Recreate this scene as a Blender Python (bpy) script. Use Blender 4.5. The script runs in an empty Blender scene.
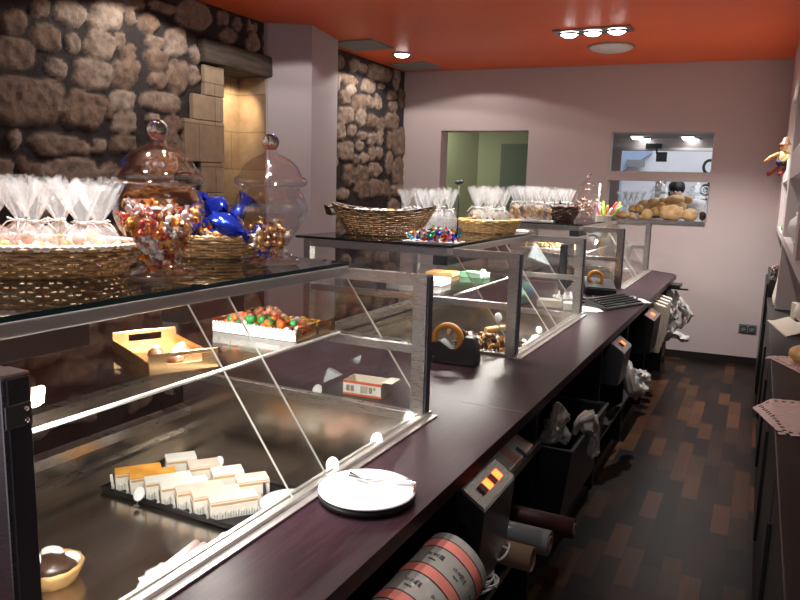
import bpy, bmesh, math, random
import numpy as np
from mathutils import Vector, Matrix, noise
random.seed(7); rng = np.random.RandomState(5)
S = bpy.context.scene; COL = S.collection
PI = math.pi; R = math.radians
# ------------------------------------------------------------------ camera
H = 1.65; F = 705.37
CM = np.array([[0.89134641, 0.4524654, 0.02786829], [0.09681428, -0.12994383, -0.98678346], [-0.44286406, 0.88226394, -0.15963008]])
def ray(px, py): return np.array([(px-400)/F, (py-300)/F, 1.0]) @ CM
def atz(px, py, z): d = ray(px, py); t = (z-H)/d[2]; return Vector((t*d[0], t*d[1], z))
def atx(px, py, x): d = ray(px, py); t = x/d[0]; return Vector((x, t*d[1], H+t*d[2]))
def aty(px, py, y): d = ray(px, py); t = y/d[1]; return Vector((t*d[0], y, H+t*d[2]))
cam = bpy.data.cameras.new('camera'); co = bpy.data.objects.new('camera', cam); COL.objects.link(co)
cam.sensor_width = 36; cam.lens = F/800*36; cam.clip_start = .02
m = Matrix((CM[0], -CM[1], -CM[2])).transposed().to_4x4(); m.translation = (0, 0, H); co.matrix_world = m
S.camera = co
# back wall frame (slightly out of square)
AZ = R(5); BY = 7.63
BM = Matrix.Translation((0, BY, 0)) @ Matrix.Rotation(AZ, 4, 'Z')
def atb(px, py, v=0.0):
    d = Vector(ray(px, py)); n = Vector((-math.sin(AZ), math.cos(AZ), 0)); P0 = Vector((0, BY, 0)) + n*v
    t = (P0-Vector((0, 0, H))).dot(n)/d.dot(n); return BM.inverted() @ (Vector((0, 0, H))+d*t)
ZC = 2.905; XL = -3.667
# ------------------------------------------------------------------ materials
def nt(name):
    mt = bpy.data.materials.new(name); mt.use_nodes = True; n = mt.node_tree; n.nodes.clear()
    return mt, n, n.nodes.new('ShaderNodeOutputMaterial')
def N(n, t, **k):
    x = n.nodes.new(t)
    for a, b in k.items():
        if a in x.inputs: x.inputs[a].default_value = b
        else: setattr(x, a, b)
    return x
def c4(c): return (c[0], c[1], c[2], 1)
def pbr(name, col, rough=.5, metal=0, col2=None, nscale=8, stretch=(1, 1, 1), bump=0, bscale=60, trans=0, spec=.5, emit=0, rvar=0, sss=0, coat=0, detail=4):
    mt, n, out = nt(name); b = N(n, 'ShaderNodeBsdfPrincipled', Roughness=rough, Metallic=metal)
    b.inputs['Base Color'].default_value = c4(col); b.inputs['Specular IOR Level'].default_value = spec
    b.inputs['Coat Weight'].default_value = coat
    if sss: b.inputs['Subsurface Weight'].default_value = sss; b.inputs['Subsurface Scale'].default_value = .01
    if trans: b.inputs['Transmission Weight'].default_value = trans
    if emit: b.inputs['Emission Color'].default_value = c4(col); b.inputs['Emission Strength'].default_value = emit
    tc = N(n, 'ShaderNodeTexCoord'); mp = N(n, 'ShaderNodeMapping'); mp.inputs['Scale'].default_value = stretch
    n.links.new(tc.outputs['Object'], mp.inputs['Vector'])
    if col2 or rvar:
        nz = N(n, 'ShaderNodeTexNoise', Scale=nscale, Detail=detail); n.links.new(mp.outputs[0], nz.inputs['Vector'])
        rp = N(n, 'ShaderNodeValToRGB'); rp.color_ramp.elements[0].position = .32; rp.color_ramp.elements[1].position = .68
        n.links.new(nz.outputs[0], rp.inputs[0])
        if col2:
            rp.color_ramp.elements[0].color = c4(col); rp.color_ramp.elements[1].color = c4(col2); n.links.new(rp.outputs[0], b.inputs['Base Color'])
        if rvar:
            mr = N(n, 'ShaderNodeMapRange'); mr.inputs[3].default_value = rough-rvar; mr.inputs[4].default_value = rough+rvar
            n.links.new(nz.outputs[0], mr.inputs[0]); n.links.new(mr.outputs[0], b.inputs['Roughness'])
    if bump:
        n2 = N(n, 'ShaderNodeTexNoise', Scale=bscale, Detail=5); n.links.new(mp.outputs[0], n2.inputs['Vector'])
        bp = N(n, 'ShaderNodeBump', Strength=bump, Distance=.01); n.links.new(n2.outputs[0], bp.inputs['Height']); n.links.new(bp.outputs[0], b.inputs['Normal'])
    n.links.new(b.outputs[0], out.inputs[0]); return mt
def glass(name, tint=(1, 1, 1), ior=1.5, rough=0.0, haze=0, hazecol=(1, 1, 1), crinkle=0):
    """thin clear sheet: lets light through straight, mirrors by Fresnel on both faces"""
    mt, n, out = nt(name)
    g = N(n, 'ShaderNodeNewGeometry'); mx = N(n, 'ShaderNodeMapRange'); mx.inputs[3].default_value = ior; mx.inputs[4].default_value = 1/ior
    n.links.new(g.outputs['Backfacing'], mx.inputs[0]); fr = N(n, 'ShaderNodeFresnel'); n.links.new(mx.outputs[0], fr.inputs['IOR'])
    tr = N(n, 'ShaderNodeBsdfTransparent'); tr.inputs[0].default_value = c4(tint)
    gl = N(n, 'ShaderNodeBsdfGlossy', Roughness=rough); a = tr
    if crinkle:
        tc = N(n, 'ShaderNodeTexCoord'); nz = N(n, 'ShaderNodeTexNoise', Scale=70, Detail=3); n.links.new(tc.outputs['Object'], nz.inputs['Vector'])
        bp = N(n, 'ShaderNodeBump', Strength=crinkle, Distance=.01); n.links.new(nz.outputs[0], bp.inputs['Height']); n.links.new(bp.outputs[0], gl.inputs['Normal']); n.links.new(bp.outputs[0], fr.inputs['Normal'])
    if haze:
        df = N(n, 'ShaderNodeBsdfDiffuse'); df.inputs[0].default_value = c4(hazecol); tl = N(n, 'ShaderNodeBsdfTranslucent'); tl.inputs[0].default_value = c4(hazecol)
        ad = N(n, 'ShaderNodeMixShader'); n.links.new(df.outputs[0], ad.inputs[1]); n.links.new(tl.outputs[0], ad.inputs[2])
        hz = N(n, 'ShaderNodeMixShader'); hz.inputs[0].default_value = haze; n.links.new(tr.outputs[0], hz.inputs[1]); n.links.new(ad.outputs[0], hz.inputs[2]); a = hz
    ms = N(n, 'ShaderNodeMixShader'); n.links.new(fr.outputs[0], ms.inputs[0]); n.links.new(a.outputs[0], ms.inputs[1]); n.links.new(gl.outputs[0], ms.inputs[2])
    n.links.new(ms.outputs[0], out.inputs[0]); return mt
def emis(name, col, s):
    mt, n, out = nt(name); e = N(n, 'ShaderNodeEmission', Strength=s); e.inputs[0].default_value = c4(col); n.links.new(e.outputs[0], out.inputs[0]); return mt
M = {}
M['plaster'] = pbr('plaster', (.54, .45, .445), .85, bump=.05, bscale=220)
M['plaster2'] = pbr('pillar_plaster', (.49, .435, .45), .85, bump=.05, bscale=220)
M['orange'] = pbr('orange_paint', (.95, .165, .045), .42, col2=(.85, .135, .04), nscale=1.2, bump=.03, bscale=30, spec=.35)
M['steel'] = pbr('brushed_steel', (.47, .445, .425), .29, 1, nscale=30, stretch=(1, 1, 25), rvar=.08)
M['steelbright'] = pbr('bright_steel', (.78, .75, .72), .34, 1, nscale=30, stretch=(25, 1, 25), rvar=.05)  # lighter copy of the steel, rail highlights put into its colour
M['steelflat'] = pbr('tray_steel', (.50, .45, .40), .22, 1, nscale=12, stretch=(6, 1, 1), rvar=.06)
M['steeldark'] = pbr('dark_steel', (.34, .34, .35), .36, 1, nscale=30, stretch=(1, 1, 25), rvar=.06)
M['insert'] = pbr('dark_insert', (.10, .10, .11), .38, .6)  # darker strip on one face of the front posts
M['chrome'] = pbr('chrome', (.8, .8, .8), .08, 1)
M['wood'] = pbr('dark_wenge', (.020, .0085, .013), .34, col2=(.037, .0155, .022), nscale=9, stretch=(14, 1, 14), bump=.04, bscale=40, spec=.17)
M['blackwood'] = pbr('black_wood', (.013, .011, .012), .4, col2=(.02, .016, .016), nscale=9, stretch=(14, 1, 14))
M['black'] = pbr('black_plastic', (.012, .012, .014), .42)
M['blackmatt'] = pbr('black_matt', (.010, .010, .011), .7)
M['greyplastic'] = pbr('grey_plastic', (.16, .17, .18), .45)
M['edge'] = pbr('polished_glass_edge', (.78, .76, .72), .25)
M['edgedark'] = pbr('dark_glass_edge', (.010, .030, .035), .12)
M['white'] = pbr('white_porcelain', (.86, .86, .86), .22)
M['paper'] = pbr('white_paper', (.85, .84, .82), .8)
M['card'] = pbr('pale_card', (.62, .55, .46), .8)
M['pane'] = glass('clear_glass_pane', (.985, .99, .985))
M['top'] = glass('smoked_glass_top', (.55, .56, .56), 2.3)
M['jar'] = glass('jar_glass', (.965, .965, .965), 2.25, .01)
M['cello'] = glass('cellophane', (1, 1, 1), 1.6, .14, haze=.14, crinkle=.9)
M['cello2'] = glass('thin_cellophane', (1, 1, 1), 1.4, .12, haze=.12)
M['polybag'] = glass('thin_plastic_bag', (1, 1, 1), 1.4, .25, haze=.62, hazecol=(.80, .78, .74))
M['wicker'] = pbr('wicker', (.15, .08, .03), .38, col2=(.34, .20, .085), nscale=40)
M['wickerdark'] = pbr('dark_wicker', (.045, .022, .015), .4, col2=(.10, .05, .03), nscale=40)
M['wickertan'] = pbr('tan_wicker', (.36, .21, .07), .45, col2=(.58, .38, .16), nscale=40)
M['gold'] = pbr('gold_card', (.66, .42, .22), .27, 1, bump=.03, bscale=20)
M['choc'] = pbr('dark_chocolate', (.045, .020, .012), .28)
M['milkchoc'] = pbr('milk_chocolate', (.16, .065, .03), .35)
M['cream'] = pbr('cream', (.88, .83, .76), .5)
M['sponge'] = pbr('sponge', (.62, .40, .18), .8, bump=.2, bscale=200)
M['glazeorange'] = pbr('orange_glaze', (.85, .32, .03), .25, col2=(.9, .5, .10), nscale=20)
M['glazepink'] = pbr('pink_glaze', (.85, .55, .46), .35, col2=(.88, .68, .58), nscale=25)
M['glazewhite'] = pbr('white_glaze', (.88, .84, .78), .35)
M['crust'] = pbr('baked_crust', (.50, .25, .075), .55, col2=(.72, .47, .20), nscale=14, bump=.15, bscale=60)
M['crust2'] = pbr('pale_crust', (.60, .36, .13), .6, col2=(.78, .58, .32), nscale=20, bump=.15, bscale=60)
M['beam'] = pbr('old_oak', (.032, .022, .017), .85, col2=(.085, .06, .045), nscale=7, stretch=(3, .6, 6), bump=.5, bscale=26)
M['lamp'] = emis('lamp_glow', (1, .97, .93), 22)
M['lampsoft'] = emis('shop_lamp_glow', (.95, 1, .98), 9)
M['redlight'] = emis('switch_glow', (1, .10, .02), 5)
M['redlightdim'] = pbr('dim_switch', (.10, .012, .008), .3)
M['green'] = pbr('room_green', (.42, .46, .30), .85)
M['greydoor'] = pbr('grey_green_door', (.16, .20, .16), .6)
M['greypanel'] = pbr('grey_panel', (.27, .28, .27), .7)
M['opal'] = pbr('opal_lamp', (.75, .66, .62), .35)
M['keyboard'] = pbr('keyboard_plastic', (.045, .047, .05), .4)
M['screen'] = pbr('monitor_screen', (.012, .014, .018), .12)
M['lace'] = pbr('cream_lace', (.72, .58, .53), .9, col2=(.62, .42, .40), nscale=26, stretch=(1, 5, 1), bump=.3, bscale=120)
M['brass'] = pbr('tape', (.62, .27, .05), .3)
M['bluefoil'] = pbr('blue_foil', (.02, .045, .45), .16, .75, bump=.3, bscale=14)
M['frostroll'] = pbr('clear_film', (.22, .24, .26), .25, bump=.05, bscale=14)
M['redroll'] = pbr('dark_red_paper', (.07, .016, .013), .5, col2=(.025, .01, .01), nscale=50, stretch=(8, 1, 1))
M['cardtube'] = pbr('cardboard', (.30, .20, .13), .8)
M['skin'] = pbr('skin', (.55, .33, .24), .5)
M['hair'] = pbr('black_hair', (.008, .007, .007), .45)
M['shirt'] = pbr('pale_shirt', (.55, .52, .60), .8)
M['navy'] = pbr('navy_cloth', (.02, .02, .06), .8)
M['mint'] = pbr('pale_green_card', (.30, .62, .40), .5)
M['label'] = pbr('dark_label', (.05, .012, .02), .35)
M['ink'] = pbr('black_ink', (.015, .014, .02), .6)
M['pink'] = pbr('print_pink', (.62, .20, .16), .45)
M['silver'] = pbr('grey_wrapping_paper', (.36, .36, .33), .26, coat=.3)
M['silver2'] = pbr('pale_wrapping_paper', (.62, .64, .60), .4)  # lighter copy of the wrapping paper, light for the dark shelf put into colour
M['pink2'] = pbr('pale_print_pink', (.75, .34, .28), .45)  # pink stripes of that brightened copy
M['orangeprint'] = pbr('orange_print', (.75, .13, .03), .5)
M['facade'] = pbr('street_facade', (.82, .80, .82), .9, col2=(.90, .88, .90), nscale=2)
M['facadeblue'] = pbr('blue_grey_facade', (.42, .52, .72), .9)
M['header'] = pbr('mauve_header', (.33, .27, .27), .7)
M['lime'] = pbr('lime_plastic', (.20, .65, .10), .35)
M['greenbag'] = pbr('blue_print_bag', (.05, .12, .30), .35, col2=(.10, .35, .25), nscale=16)
M['niche'] = pbr('niche_paint', (.44, .46, .42), .7)
M['wallR'] = pbr('right_wall_paint', (.54, .47, .465), .8)
def candymats(cols, rough=.25, metal=.35): return [pbr('candy_wrap', c, rough, metal) for c in cols]
CAND1 = candymats([(.75, .28, .05), (.80, .45, .12), (.85, .80, .78), (.62, .10, .08), (.22, .08, .03), (.85, .62, .55), (.80, .22, .03), (.85, .82, .78)])
CAND2 = candymats([(.45, .22, .08), (.75, .70, .66), (.25, .10, .04), (.65, .38, .15), (.06, .06, .30)])
CAND3 = candymats([(.03, .08, .60), (.03, .45, .12), (.70, .05, .03), (.75, .25, .04), (.7, .7, .75), (.03, .35, .5)])
CANDO = candymats([(.80, .16, .03), (.88, .86, .86), (.04, .30, .08), (.80, .30, .22)], .35, .1)
CANDG = candymats([(.72, .42, .06), (.80, .55, .12), (.62, .30, .05)], .3, .5)
CANDP = candymats([(.72, .30, .18), (.66, .24, .12), (.78, .42, .28)], .35, .1)

# ------------------------------------------------------------------ mesh building
class MB:
    def __init__(s, mats=None): s.bm = bmesh.new(); s.mi = 0
    def face(s, vs, mi=None, smooth=False):
        try: f = s.bm.faces.new(vs)
        except ValueError: return None
        f.material_index = s.mi if mi is None else mi; f.smooth = smooth; return f
    def box(s, x0, x1, y0, y1, z0, z1, M_=None, bev=0, mi=None):
        v = [Vector((x, y, z)) for x in (x0, x1) for y in (y0, y1) for z in (z0, z1)]
        if M_: v = [M_ @ q for q in v]
        v = [s.bm.verts.new(q) for q in v]
        fs = [s.face([v[i] for i in q], mi) for q in ((0, 1, 3, 2), (4, 6, 7, 5), (0, 4, 5, 1), (2, 3, 7, 6), (0, 2, 6, 4), (1, 5, 7, 3))]
        if bev:
            es = list({e for f in fs for e in f.edges})
            bmesh.ops.bevel(s.bm, geom=es, offset=bev, segments=2, affect='EDGES', profile=.6, clamp_overlap=True)
        return s
    def hexa(s, pts, bev=0, mi=None):
        v = [s.bm.verts.new(q) for q in pts]   # bottom 4 ccw, top 4 ccw
        fs = [s.face([v[i] for i in q], mi) for q in ((3, 2, 1, 0), (4, 5, 6, 7), (0, 1, 5, 4), (1, 2, 6, 5), (2, 3, 7, 6), (3, 0, 4, 7))]
        if bev: bmesh.ops.bevel(s.bm, geom=list({e for f in fs for e in f.edges}), offset=bev, segments=2, affect='EDGES', clamp_overlap=True)
        return s
    def tube(s, pts, r, n=8, closed=False, cap=True, mi=None):
        pts = [Vector(p) for p in pts]; rings = []; k = len(pts); up = Vector((0, 0, 1)); prev = None
        for i, p in enumerate(pts):
            a = pts[(i-1) % k] if (closed or i > 0) else p; b = pts[(i+1) % k] if (closed or i < k-1) else p
            t = (b-a).normalized()
            if prev is None: q = t.cross(up) if abs(t.dot(up)) < .95 else t.cross(Vector((1, 0, 0)))
            else: q = prev - t*prev.dot(t)
            q.normalize(); prev = q; w = t.cross(q); rr = r[i] if isinstance(r, (list, tuple)) else r
            rings.append([s.bm.verts.new(p + (q*math.cos(2*PI*j/n)+w*math.sin(2*PI*j/n))*rr) for j in range(n)])
        for i in range(k if closed else k-1):
            A, B = rings[i], rings[(i+1) % k]
            for j in range(n): s.face([A[j], A[(j+1) % n], B[(j+1) % n], B[j]], mi, True)
        if cap and not closed: s.face(rings[0][::-1], mi); s.face(rings[-1], mi)
        return s
    def lathe(s, prof, n=32, M_=None, mi=None, ex=1, ey=1, fn=None):
        rings = []
        for r, z in prof:
            if r < 1e-6: rings.append([s.bm.verts.new((M_ @ Vector((0, 0, z))) if M_ else (0, 0, z))]); continue
            ring = []
            for j in range(n):
                a = 2*PI*j/n; rr = fn(r, z, a) if fn else r
                q = Vector((rr*ex*math.cos(a), rr*ey*math.sin(a), z)); ring.append(s.bm.verts.new(M_ @ q if M_ else q))
            rings.append(ring)
        for A, B in zip(rings, rings[1:]):
            if len(A) == 1 and len(B) == 1: continue
            for j in range(n):
                k = (j+1) % n
                if len(A) == 1: s.face([A[0], B[k], B[j]], mi, True)
                elif len(B) == 1: s.face([A[j], A[k], B[0]], mi, True)
                else: s.face([A[j], A[k], B[k], B[j]], mi, True)
        return s
    def blob(s, c, rx, ry, rz, M_=None, sub=2, namp=0, nsc=3, mi=None, fn=None):
        t = bmesh.new(); bmesh.ops.create_icosphere(t, subdivisions=sub, radius=1); mp = {}
        c = Vector(c); sd = Vector((random.random()*50,)*3)
        for v in t.verts:
            d = v.co.normalized(); k = 1+namp*noise.noise(d*nsc+sd) if namp else 1
            if fn: k *= fn(d)
            q = Vector((d.x*rx*k, d.y*ry*k, d.z*rz*k)); q = (M_ @ q if M_ else q)+c; mp[v.index] = s.bm.verts.new(q)
        for f in t.faces: s.face([mp[v.index] for v in f.verts], mi, True)
        t.free(); return s
    def prism(s, poly, d0, d1, fr, mi=None):
        """poly: list of (a,b); fr(a,b,d)->Vector; extruded between d0 and d1"""
        A = [s.bm.verts.new(fr(a, b, d0)) for a, b in poly]; B = [s.bm.verts.new(fr(a, b, d1)) for a, b in poly]; k = len(poly)
        s.face(A[::-1], mi); s.face(B, mi)
        for i in range(k): s.face([A[i], A[(i+1) % k], B[(i+1) % k], B[i]], mi)
        return s
    def build(s, name, mats, parent=None, mod=None):
        bmesh.ops.recalc_face_normals(s.bm, faces=s.bm.faces)
        me = bpy.data.meshes.new(name)
        off = Vector((0, 0, 0))
        if parent is not None:
            p = parent
            while p: off += p.location; p = p.parent
        elif len(s.bm.verts):
            xs = [v.co for v in s.bm.verts]
            off = Vector(((min(v.x for v in xs)+max(v.x for v in xs))/2, (min(v.y for v in xs)+max(v.y for v in xs))/2, min(v.z for v in xs)))
        bmesh.ops.translate(s.bm, verts=s.bm.verts, vec=-off)
        s.bm.to_mesh(me); s.bm.free()
        for mt in (mats if isinstance(mats, (list, tuple)) else [mats]): me.materials.append(M[mt] if isinstance(mt, str) else mt)
        o = bpy.data.objects.new(name, me); COL.objects.link(o)
        if parent is not None: o.parent = parent
        else: o.location = off
        return o
def tag(o, label=None, cat=None, group=None, kind=None):
    if label: o['label'] = label
    if cat: o['category'] = cat
    if group: o['group'] = group
    if kind: o['kind'] = kind
    return o
def thing(name, label, cat, loc=(0, 0, 0), group=None):
    o = bpy.data.objects.new(name, None); COL.objects.link(o); o.location = loc; o.empty_display_size = .1
    return tag(o, label, cat, group)
def struct(mb, name, mats): return tag(mb.build(name, mats), kind='structure')
def single(mb, name, mats, label, cat, group=None): return tag(mb.build(name, mats), label, cat, group)
def copy_tree(o, parent=None):
    c = o.copy(); COL.objects.link(c)
    if parent is not None: c.parent = parent
    for ch in list(o.children): copy_tree(ch, c)
    return c
def place(proto, used, loc, rz=0, sc=1, label=None, group=None, rot=None):
    o = proto if not used else copy_tree(proto)
    o.location = loc; o.rotation_euler = rot if rot else (0, 0, rz); o.scale = (sc, sc, sc) if not isinstance(sc, tuple) else sc
    if label: o['label'] = label
    if group: o['group'] = group
    return o
def RZ(a): return Matrix.Rotation(a, 4, 'Z')
def T(*v): return Matrix.Translation(v if len(v) == 3 else v[0])

# ================================================================== SETTING
# ---- floor: dark strip parquet
mt, n, out = nt('dark_parquet'); b = N(n, 'ShaderNodeBsdfPrincipled', Roughness=.38)
b.inputs['Specular IOR Level'].default_value = .16
tc = N(n, 'ShaderNodeTexCoord'); mp = N(n, 'ShaderNodeMapping'); mp.inputs['Rotation'].default_value = (0, 0, R(90)); n.links.new(tc.outputs['Object'], mp.inputs['Vector'])
br = N(n, 'ShaderNodeTexBrick'); br.inputs['Scale'].default_value = 1; br.inputs['Brick Width'].default_value = .36; br.inputs['Row Height'].default_value = .085
br.inputs['Mortar Size'].default_value = .0012; br.inputs['Color1'].default_value = (0, 0, 0, 1); br.inputs['Color2'].default_value = (1, 1, 1, 1); br.inputs['Mortar'].default_value = (0, 0, 0, 1); br.offset = .37; br.inputs['Bias'].default_value = 0
n.links.new(mp.outputs[0], br.inputs['Vector'])
rp = N(n, 'ShaderNodeValToRGB'); e = rp.color_ramp.elements; e[0].position = 0; e[0].color = (.008, .006, .006, 1); e[1].position = 1; e[1].color = (.145, .058, .024, 1)
q = e.new(.35); q.color = (.018, .010, .008, 1); q = e.new(.62); q.color = (.048, .021, .012, 1)
n.links.new(br.outputs['Color'], rp.inputs[0])
nz = N(n, 'ShaderNodeTexNoise', Scale=6, Detail=5); m2 = N(n, 'ShaderNodeMapping'); m2.inputs['Scale'].default_value = (16, 1.5, 1); n.links.new(tc.outputs['Object'], m2.inputs[0]); n.links.new(m2.outputs[0], nz.inputs['Vector'])
mx = N(n, 'ShaderNodeMix', data_type='RGBA', blend_type='MULTIPLY'); mx.inputs[0].default_value = .8; n.links.new(rp.outputs[0], mx.inputs[6]); n.links.new(nz.outputs['Color'], mx.inputs[7])
n.links.new(mx.outputs[2], b.inputs['Base Color']); n.links.new(b.outputs[0], out.inputs[0]); M['parquet'] = mt
struct(MB().box(-4.2, 1.0, -1.6, 8.6, -.06, 0), 'floor', 'parquet')
struct(MB().box(-4.2, 1.0, -1.6, 8.2, ZC, ZC+.08), 'ceiling', 'orange')

# ---- left stone wall: real relief, one stone after another
ST = [(15,22,23,22,0),(42,7,17,18,0),(72,13,31,22,30),(48,37.5,29,23,10),(75,43,12,20,-15),(102,44,30,27,35),(14,54,40,30,0),(58,68,23,16,35),(95,74,36,28,10),(108,15,32,28,0),
(132,17,8,15,-20),(150,23,17,19,0),(130,3,30,14,0),(165,7,26,9,18),(196,15,33,24,20),(122,40,9,15,0),(130,53,13,17,0),(127,73,26,26,0),(158,60,22,18,30),(177,42,22,26,0),
(157,42,20,11,20),(179,77,19,32,0),(194,75,13,18,-30),(196,54,9,16,-10),(160,80,18,14,0),(30,101,66,46,5),(86,110,40,36,20),(17,139,12,17,0),(62,145,57,18,5),(101,146,13,13,0),
(24,163,8,14,0),(5,170,18,22,0),(35,172,22,18,0),(72,171,50,24,-5),(110,172,18,16,0),(112,111,6,14,10),(124,101,22,21,0),(163,102,38,18,10),(126,123,22,19,0),(174,125,17,18,-30),
(190,147,16,25,0),(125,144,24,17,0),(104,176,18,16,0),(172,143,18,28,-20),(197,178,10,18,0),(154,118,12,10,0),(224,18,11,13,0),(239,24,7,12,0),(255,28,6,8,0),(250,25,3,10,0),
(230,36,16,13,15),(254,43,12,18,0),(269,42,9,24,0),
(355.5,65,9,12,0),(364,68,8,9,0),(379.5,73,20,14,10),(388,75,8,13,0),(398,79,6,20,0),(341,62,8,13,0),(348,79,20,9,25),(370,86,15,12,20),(382,86.5,5,6,0),(352,90,8,10,0),
(361,103,14,16,0),(372,102,7,13,-20),(379,102,6,15,0),(346,97,9,13,-20),(347,115,14,16,0),(362,118,10,16,0),(373,121,9,12,0),(381,124,9,13,0),(393,121,12,16,0),(403,98,6,18,0),
(394,106,8,10,0),(393,95,9,9,0),(342,131,8,18,0),(353,131,8,11,20),(364,136,10,8,0),(373,139,8,12,0),(381,137,6,15,0),(391,140,5,17,0),(400,142,11,29,0),(346.5,151,16,18,0),
(361,146,7,10,0),(357,160,7,9,0),(365,158,7,10,0),(373,154,7,13,0),(380,153,7,11,0),(351,175,13,20,0),(363,174,12,16,0),(376,170,12,14,0),(400,172,12,26,0),(390,163,6,20,0),
(363,187,14,12,0),(377,188,14,17,0),(365,195,10,7,0),(388,190,7,16,0),(343,194,13,10,0),(398,190,11,10,0)]
A0, A1, AT = 4.25, 4.76, 2.485     # alcove opening
gy = np.arange(1.3, 7.35, .0165); gz = np.arange(0.0, ZC+.005, .0166); GY, GZ = np.meshgrid(gy, gz, indexing='ij')
hgt = np.zeros_like(GY); msk = np.full_like(GY, -1.0); tint = np.full_like(GY, .5)
def add_stone(cy, cz, J, w, h, rot, amp, seed):
    r_ = np.random.RandomState(seed); ph = r_.rand(6)*6.28; am = r_.rand(6)*np.array([.10, .10, .08, .06, .045, .035])*.9
    iJ = np.linalg.inv(J); dy = GY-cy; dz = GZ-cz
    sel = (np.abs(dy) < .5) & (np.abs(dz) < .5)
    a = iJ[0, 0]*dy[sel]+iJ[0, 1]*dz[sel]; c = iJ[1, 0]*dy[sel]+iJ[1, 1]*dz[sel]
    t = R(rot); u = (a*math.cos(t)+c*math.sin(t))/(w*.57); v = (-a*math.sin(t)+c*math.cos(t))/(h*.57)
    th = np.arctan2(v, u); rr = (np.abs(u)**2.6+np.abs(v)**2.6)**(1/2.6); lim = 1.0
    for k in range(6): lim = lim+am[k]*np.sin((k+2)*th+ph[k])
    d = 1-rr/lim; hh = amp*np.clip(d*5.0, 0, 1)**.6*(1+.25*u*r_.uniform(-1, 1)+.25*v*r_.uniform(-1, 1))
    H_ = hgt[sel]; m_ = msk[sel]; t_ = tint[sel]; k = d > 0
    H_ = np.where(k & (hh > H_), hh, H_); t_ = np.where(k, r_.rand(), t_); m_ = np.maximum(m_, d); hgt[sel] = H_; msk[sel] = m_; tint[sel] = t_
si = 0; occ = []
for px, py, w, h, rot in ST:
    p0 = atx(px, py, XL); pa = atx(px+1, py, XL); pb = atx(px, py+1, XL); si += 1
    J = np.array([[pa.y-p0.y, pb.y-p0.y], [pa.z-p0.z, pb.z-p0.z]]); add_stone(p0.y, p0.z, J, w, h, rot, .022+.02*random.random()*0, si); occ.append((p0.y, p0.z))
for k in range(700):            # the rest of the wall, where the photograph does not show it
    y_, z_ = random.uniform(1.35, 7.2), random.uniform(.1, 2.85)
    if all((y_-a)**2+((z_-b_)*1.2)**2 > .050 for a, b_ in occ) and not (3.8 < y_ < 4.9 and z_ > .9):
        si += 1; occ.append((y_, z_)); add_stone(y_, z_, np.eye(2), random.uniform(.16, .3), random.uniform(.12, .22), random.uniform(-25, 25), .04, si)
for i in range(GY.shape[0]):
    for j in range(GY.shape[1]):
        p_ = Vector((GY[i, j], GZ[i, j], 0)); big = noise.noise(p_*3.1)*.012; fine = noise.fractal(p_*22, 1, 2, 4)
        if 4.72 < GY[i, j] < 5.7: hgt[i, j] = min(hgt[i, j], .004)
        hgt[i, j] += big + fine*(.011 if msk[i, j] > 0 else .0035)
mb = MB(); cl = mb.bm.verts.layers.float_color.new('stone'); V = {}
for i in range(GY.shape[0]):
    for j in range(GY.shape[1]):
        y_, z_ = GY[i, j], GZ[i, j]
        v = mb.bm.verts.new((XL-.02+hgt[i, j], y_, z_)); k = min(1, max(0, msk[i, j]*9+.25)); v[cl] = (k, tint[i, j], 0, 1); V[i, j] = v
for i in range(GY.shape[0]-1):
    for j in range(GY.shape[1]-1):
        yc, zc_ = GY[i, j]+.008, GZ[i, j]+.008
        if A0 < yc < A1 and .9 < zc_ < AT+.02: continue
        mb.face([V[i, j], V[i+1, j], V[i+1, j+1], V[i, j+1]], smooth=True)
mt, n, out = nt('rubble_stone'); b = N(n, 'ShaderNodeBsdfPrincipled', Roughness=.85); b.inputs['Specular IOR Level'].default_value = .25
at_ = N(n, 'ShaderNodeAttribute', attribute_name='stone'); sp = N(n, 'ShaderNodeSeparateColor'); n.links.new(at_.outputs['Color'], sp.inputs[0])
tc = N(n, 'ShaderNodeTexCoord'); nz = N(n, 'ShaderNodeTexNoise', Scale=13, Detail=8, Roughness=.72); n.links.new(tc.outputs['Object'], nz.inputs['Vector'])
r1 = N(n, 'ShaderNodeValToRGB'); r1.color_ramp.elements[0].color = (.20, .135, .10, 1); r1.color_ramp.elements[1].color = (.37, .30, .245, 1); n.links.new(sp.outputs[1], r1.inputs[0])
r2 = N(n, 'ShaderNodeValToRGB'); r2.color_ramp.elements[0].position = .36; r2.color_ramp.elements[0].color = (.35, .30, .28, 1); r2.color_ramp.elements[1].position = .6; r2.color_ramp.elements[1].color = (1.15, 1.1, 1.05, 1); n.links.new(nz.outputs[0], r2.inputs[0])
mu = N(n, 'ShaderNodeMix', data_type='RGBA', blend_type='MULTIPLY'); mu.inputs[0].default_value = .75; n.links.new(r1.outputs[0], mu.inputs[6]); n.links.new(r2.outputs[0], mu.inputs[7])
mr = N(n, 'ShaderNodeValToRGB'); mr.color_ramp.elements[0].position = .3; mr.color_ramp.elements[0].color = (.026, .020, .020, 1); mr.color_ramp.elements[1].position = .75; mr.color_ramp.elements[1].color = (.055, .044, .043, 1); n.links.new(nz.outputs[0], mr.inputs[0])
mm = N(n, 'ShaderNodeMix', data_type='RGBA'); n.links.new(sp.outputs[0], mm.inputs[0]); n.links.new(mr.outputs[0], mm.inputs[6]); n.links.new(mu.outputs[2], mm.inputs[7]); n.links.new(mm.outputs[2], b.inputs['Base Color'])
bp = N(n, 'ShaderNodeBump', Strength=.85, Distance=.016); n.links.new(nz.outputs[0], bp.inputs['Height']); n.links.new(bp.outputs[0], b.inputs['Normal']); n.links.new(b.outputs[0], out.inputs[0]); M['rubble'] = mt
struct(mb, 'wall_left', 'rubble')
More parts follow.
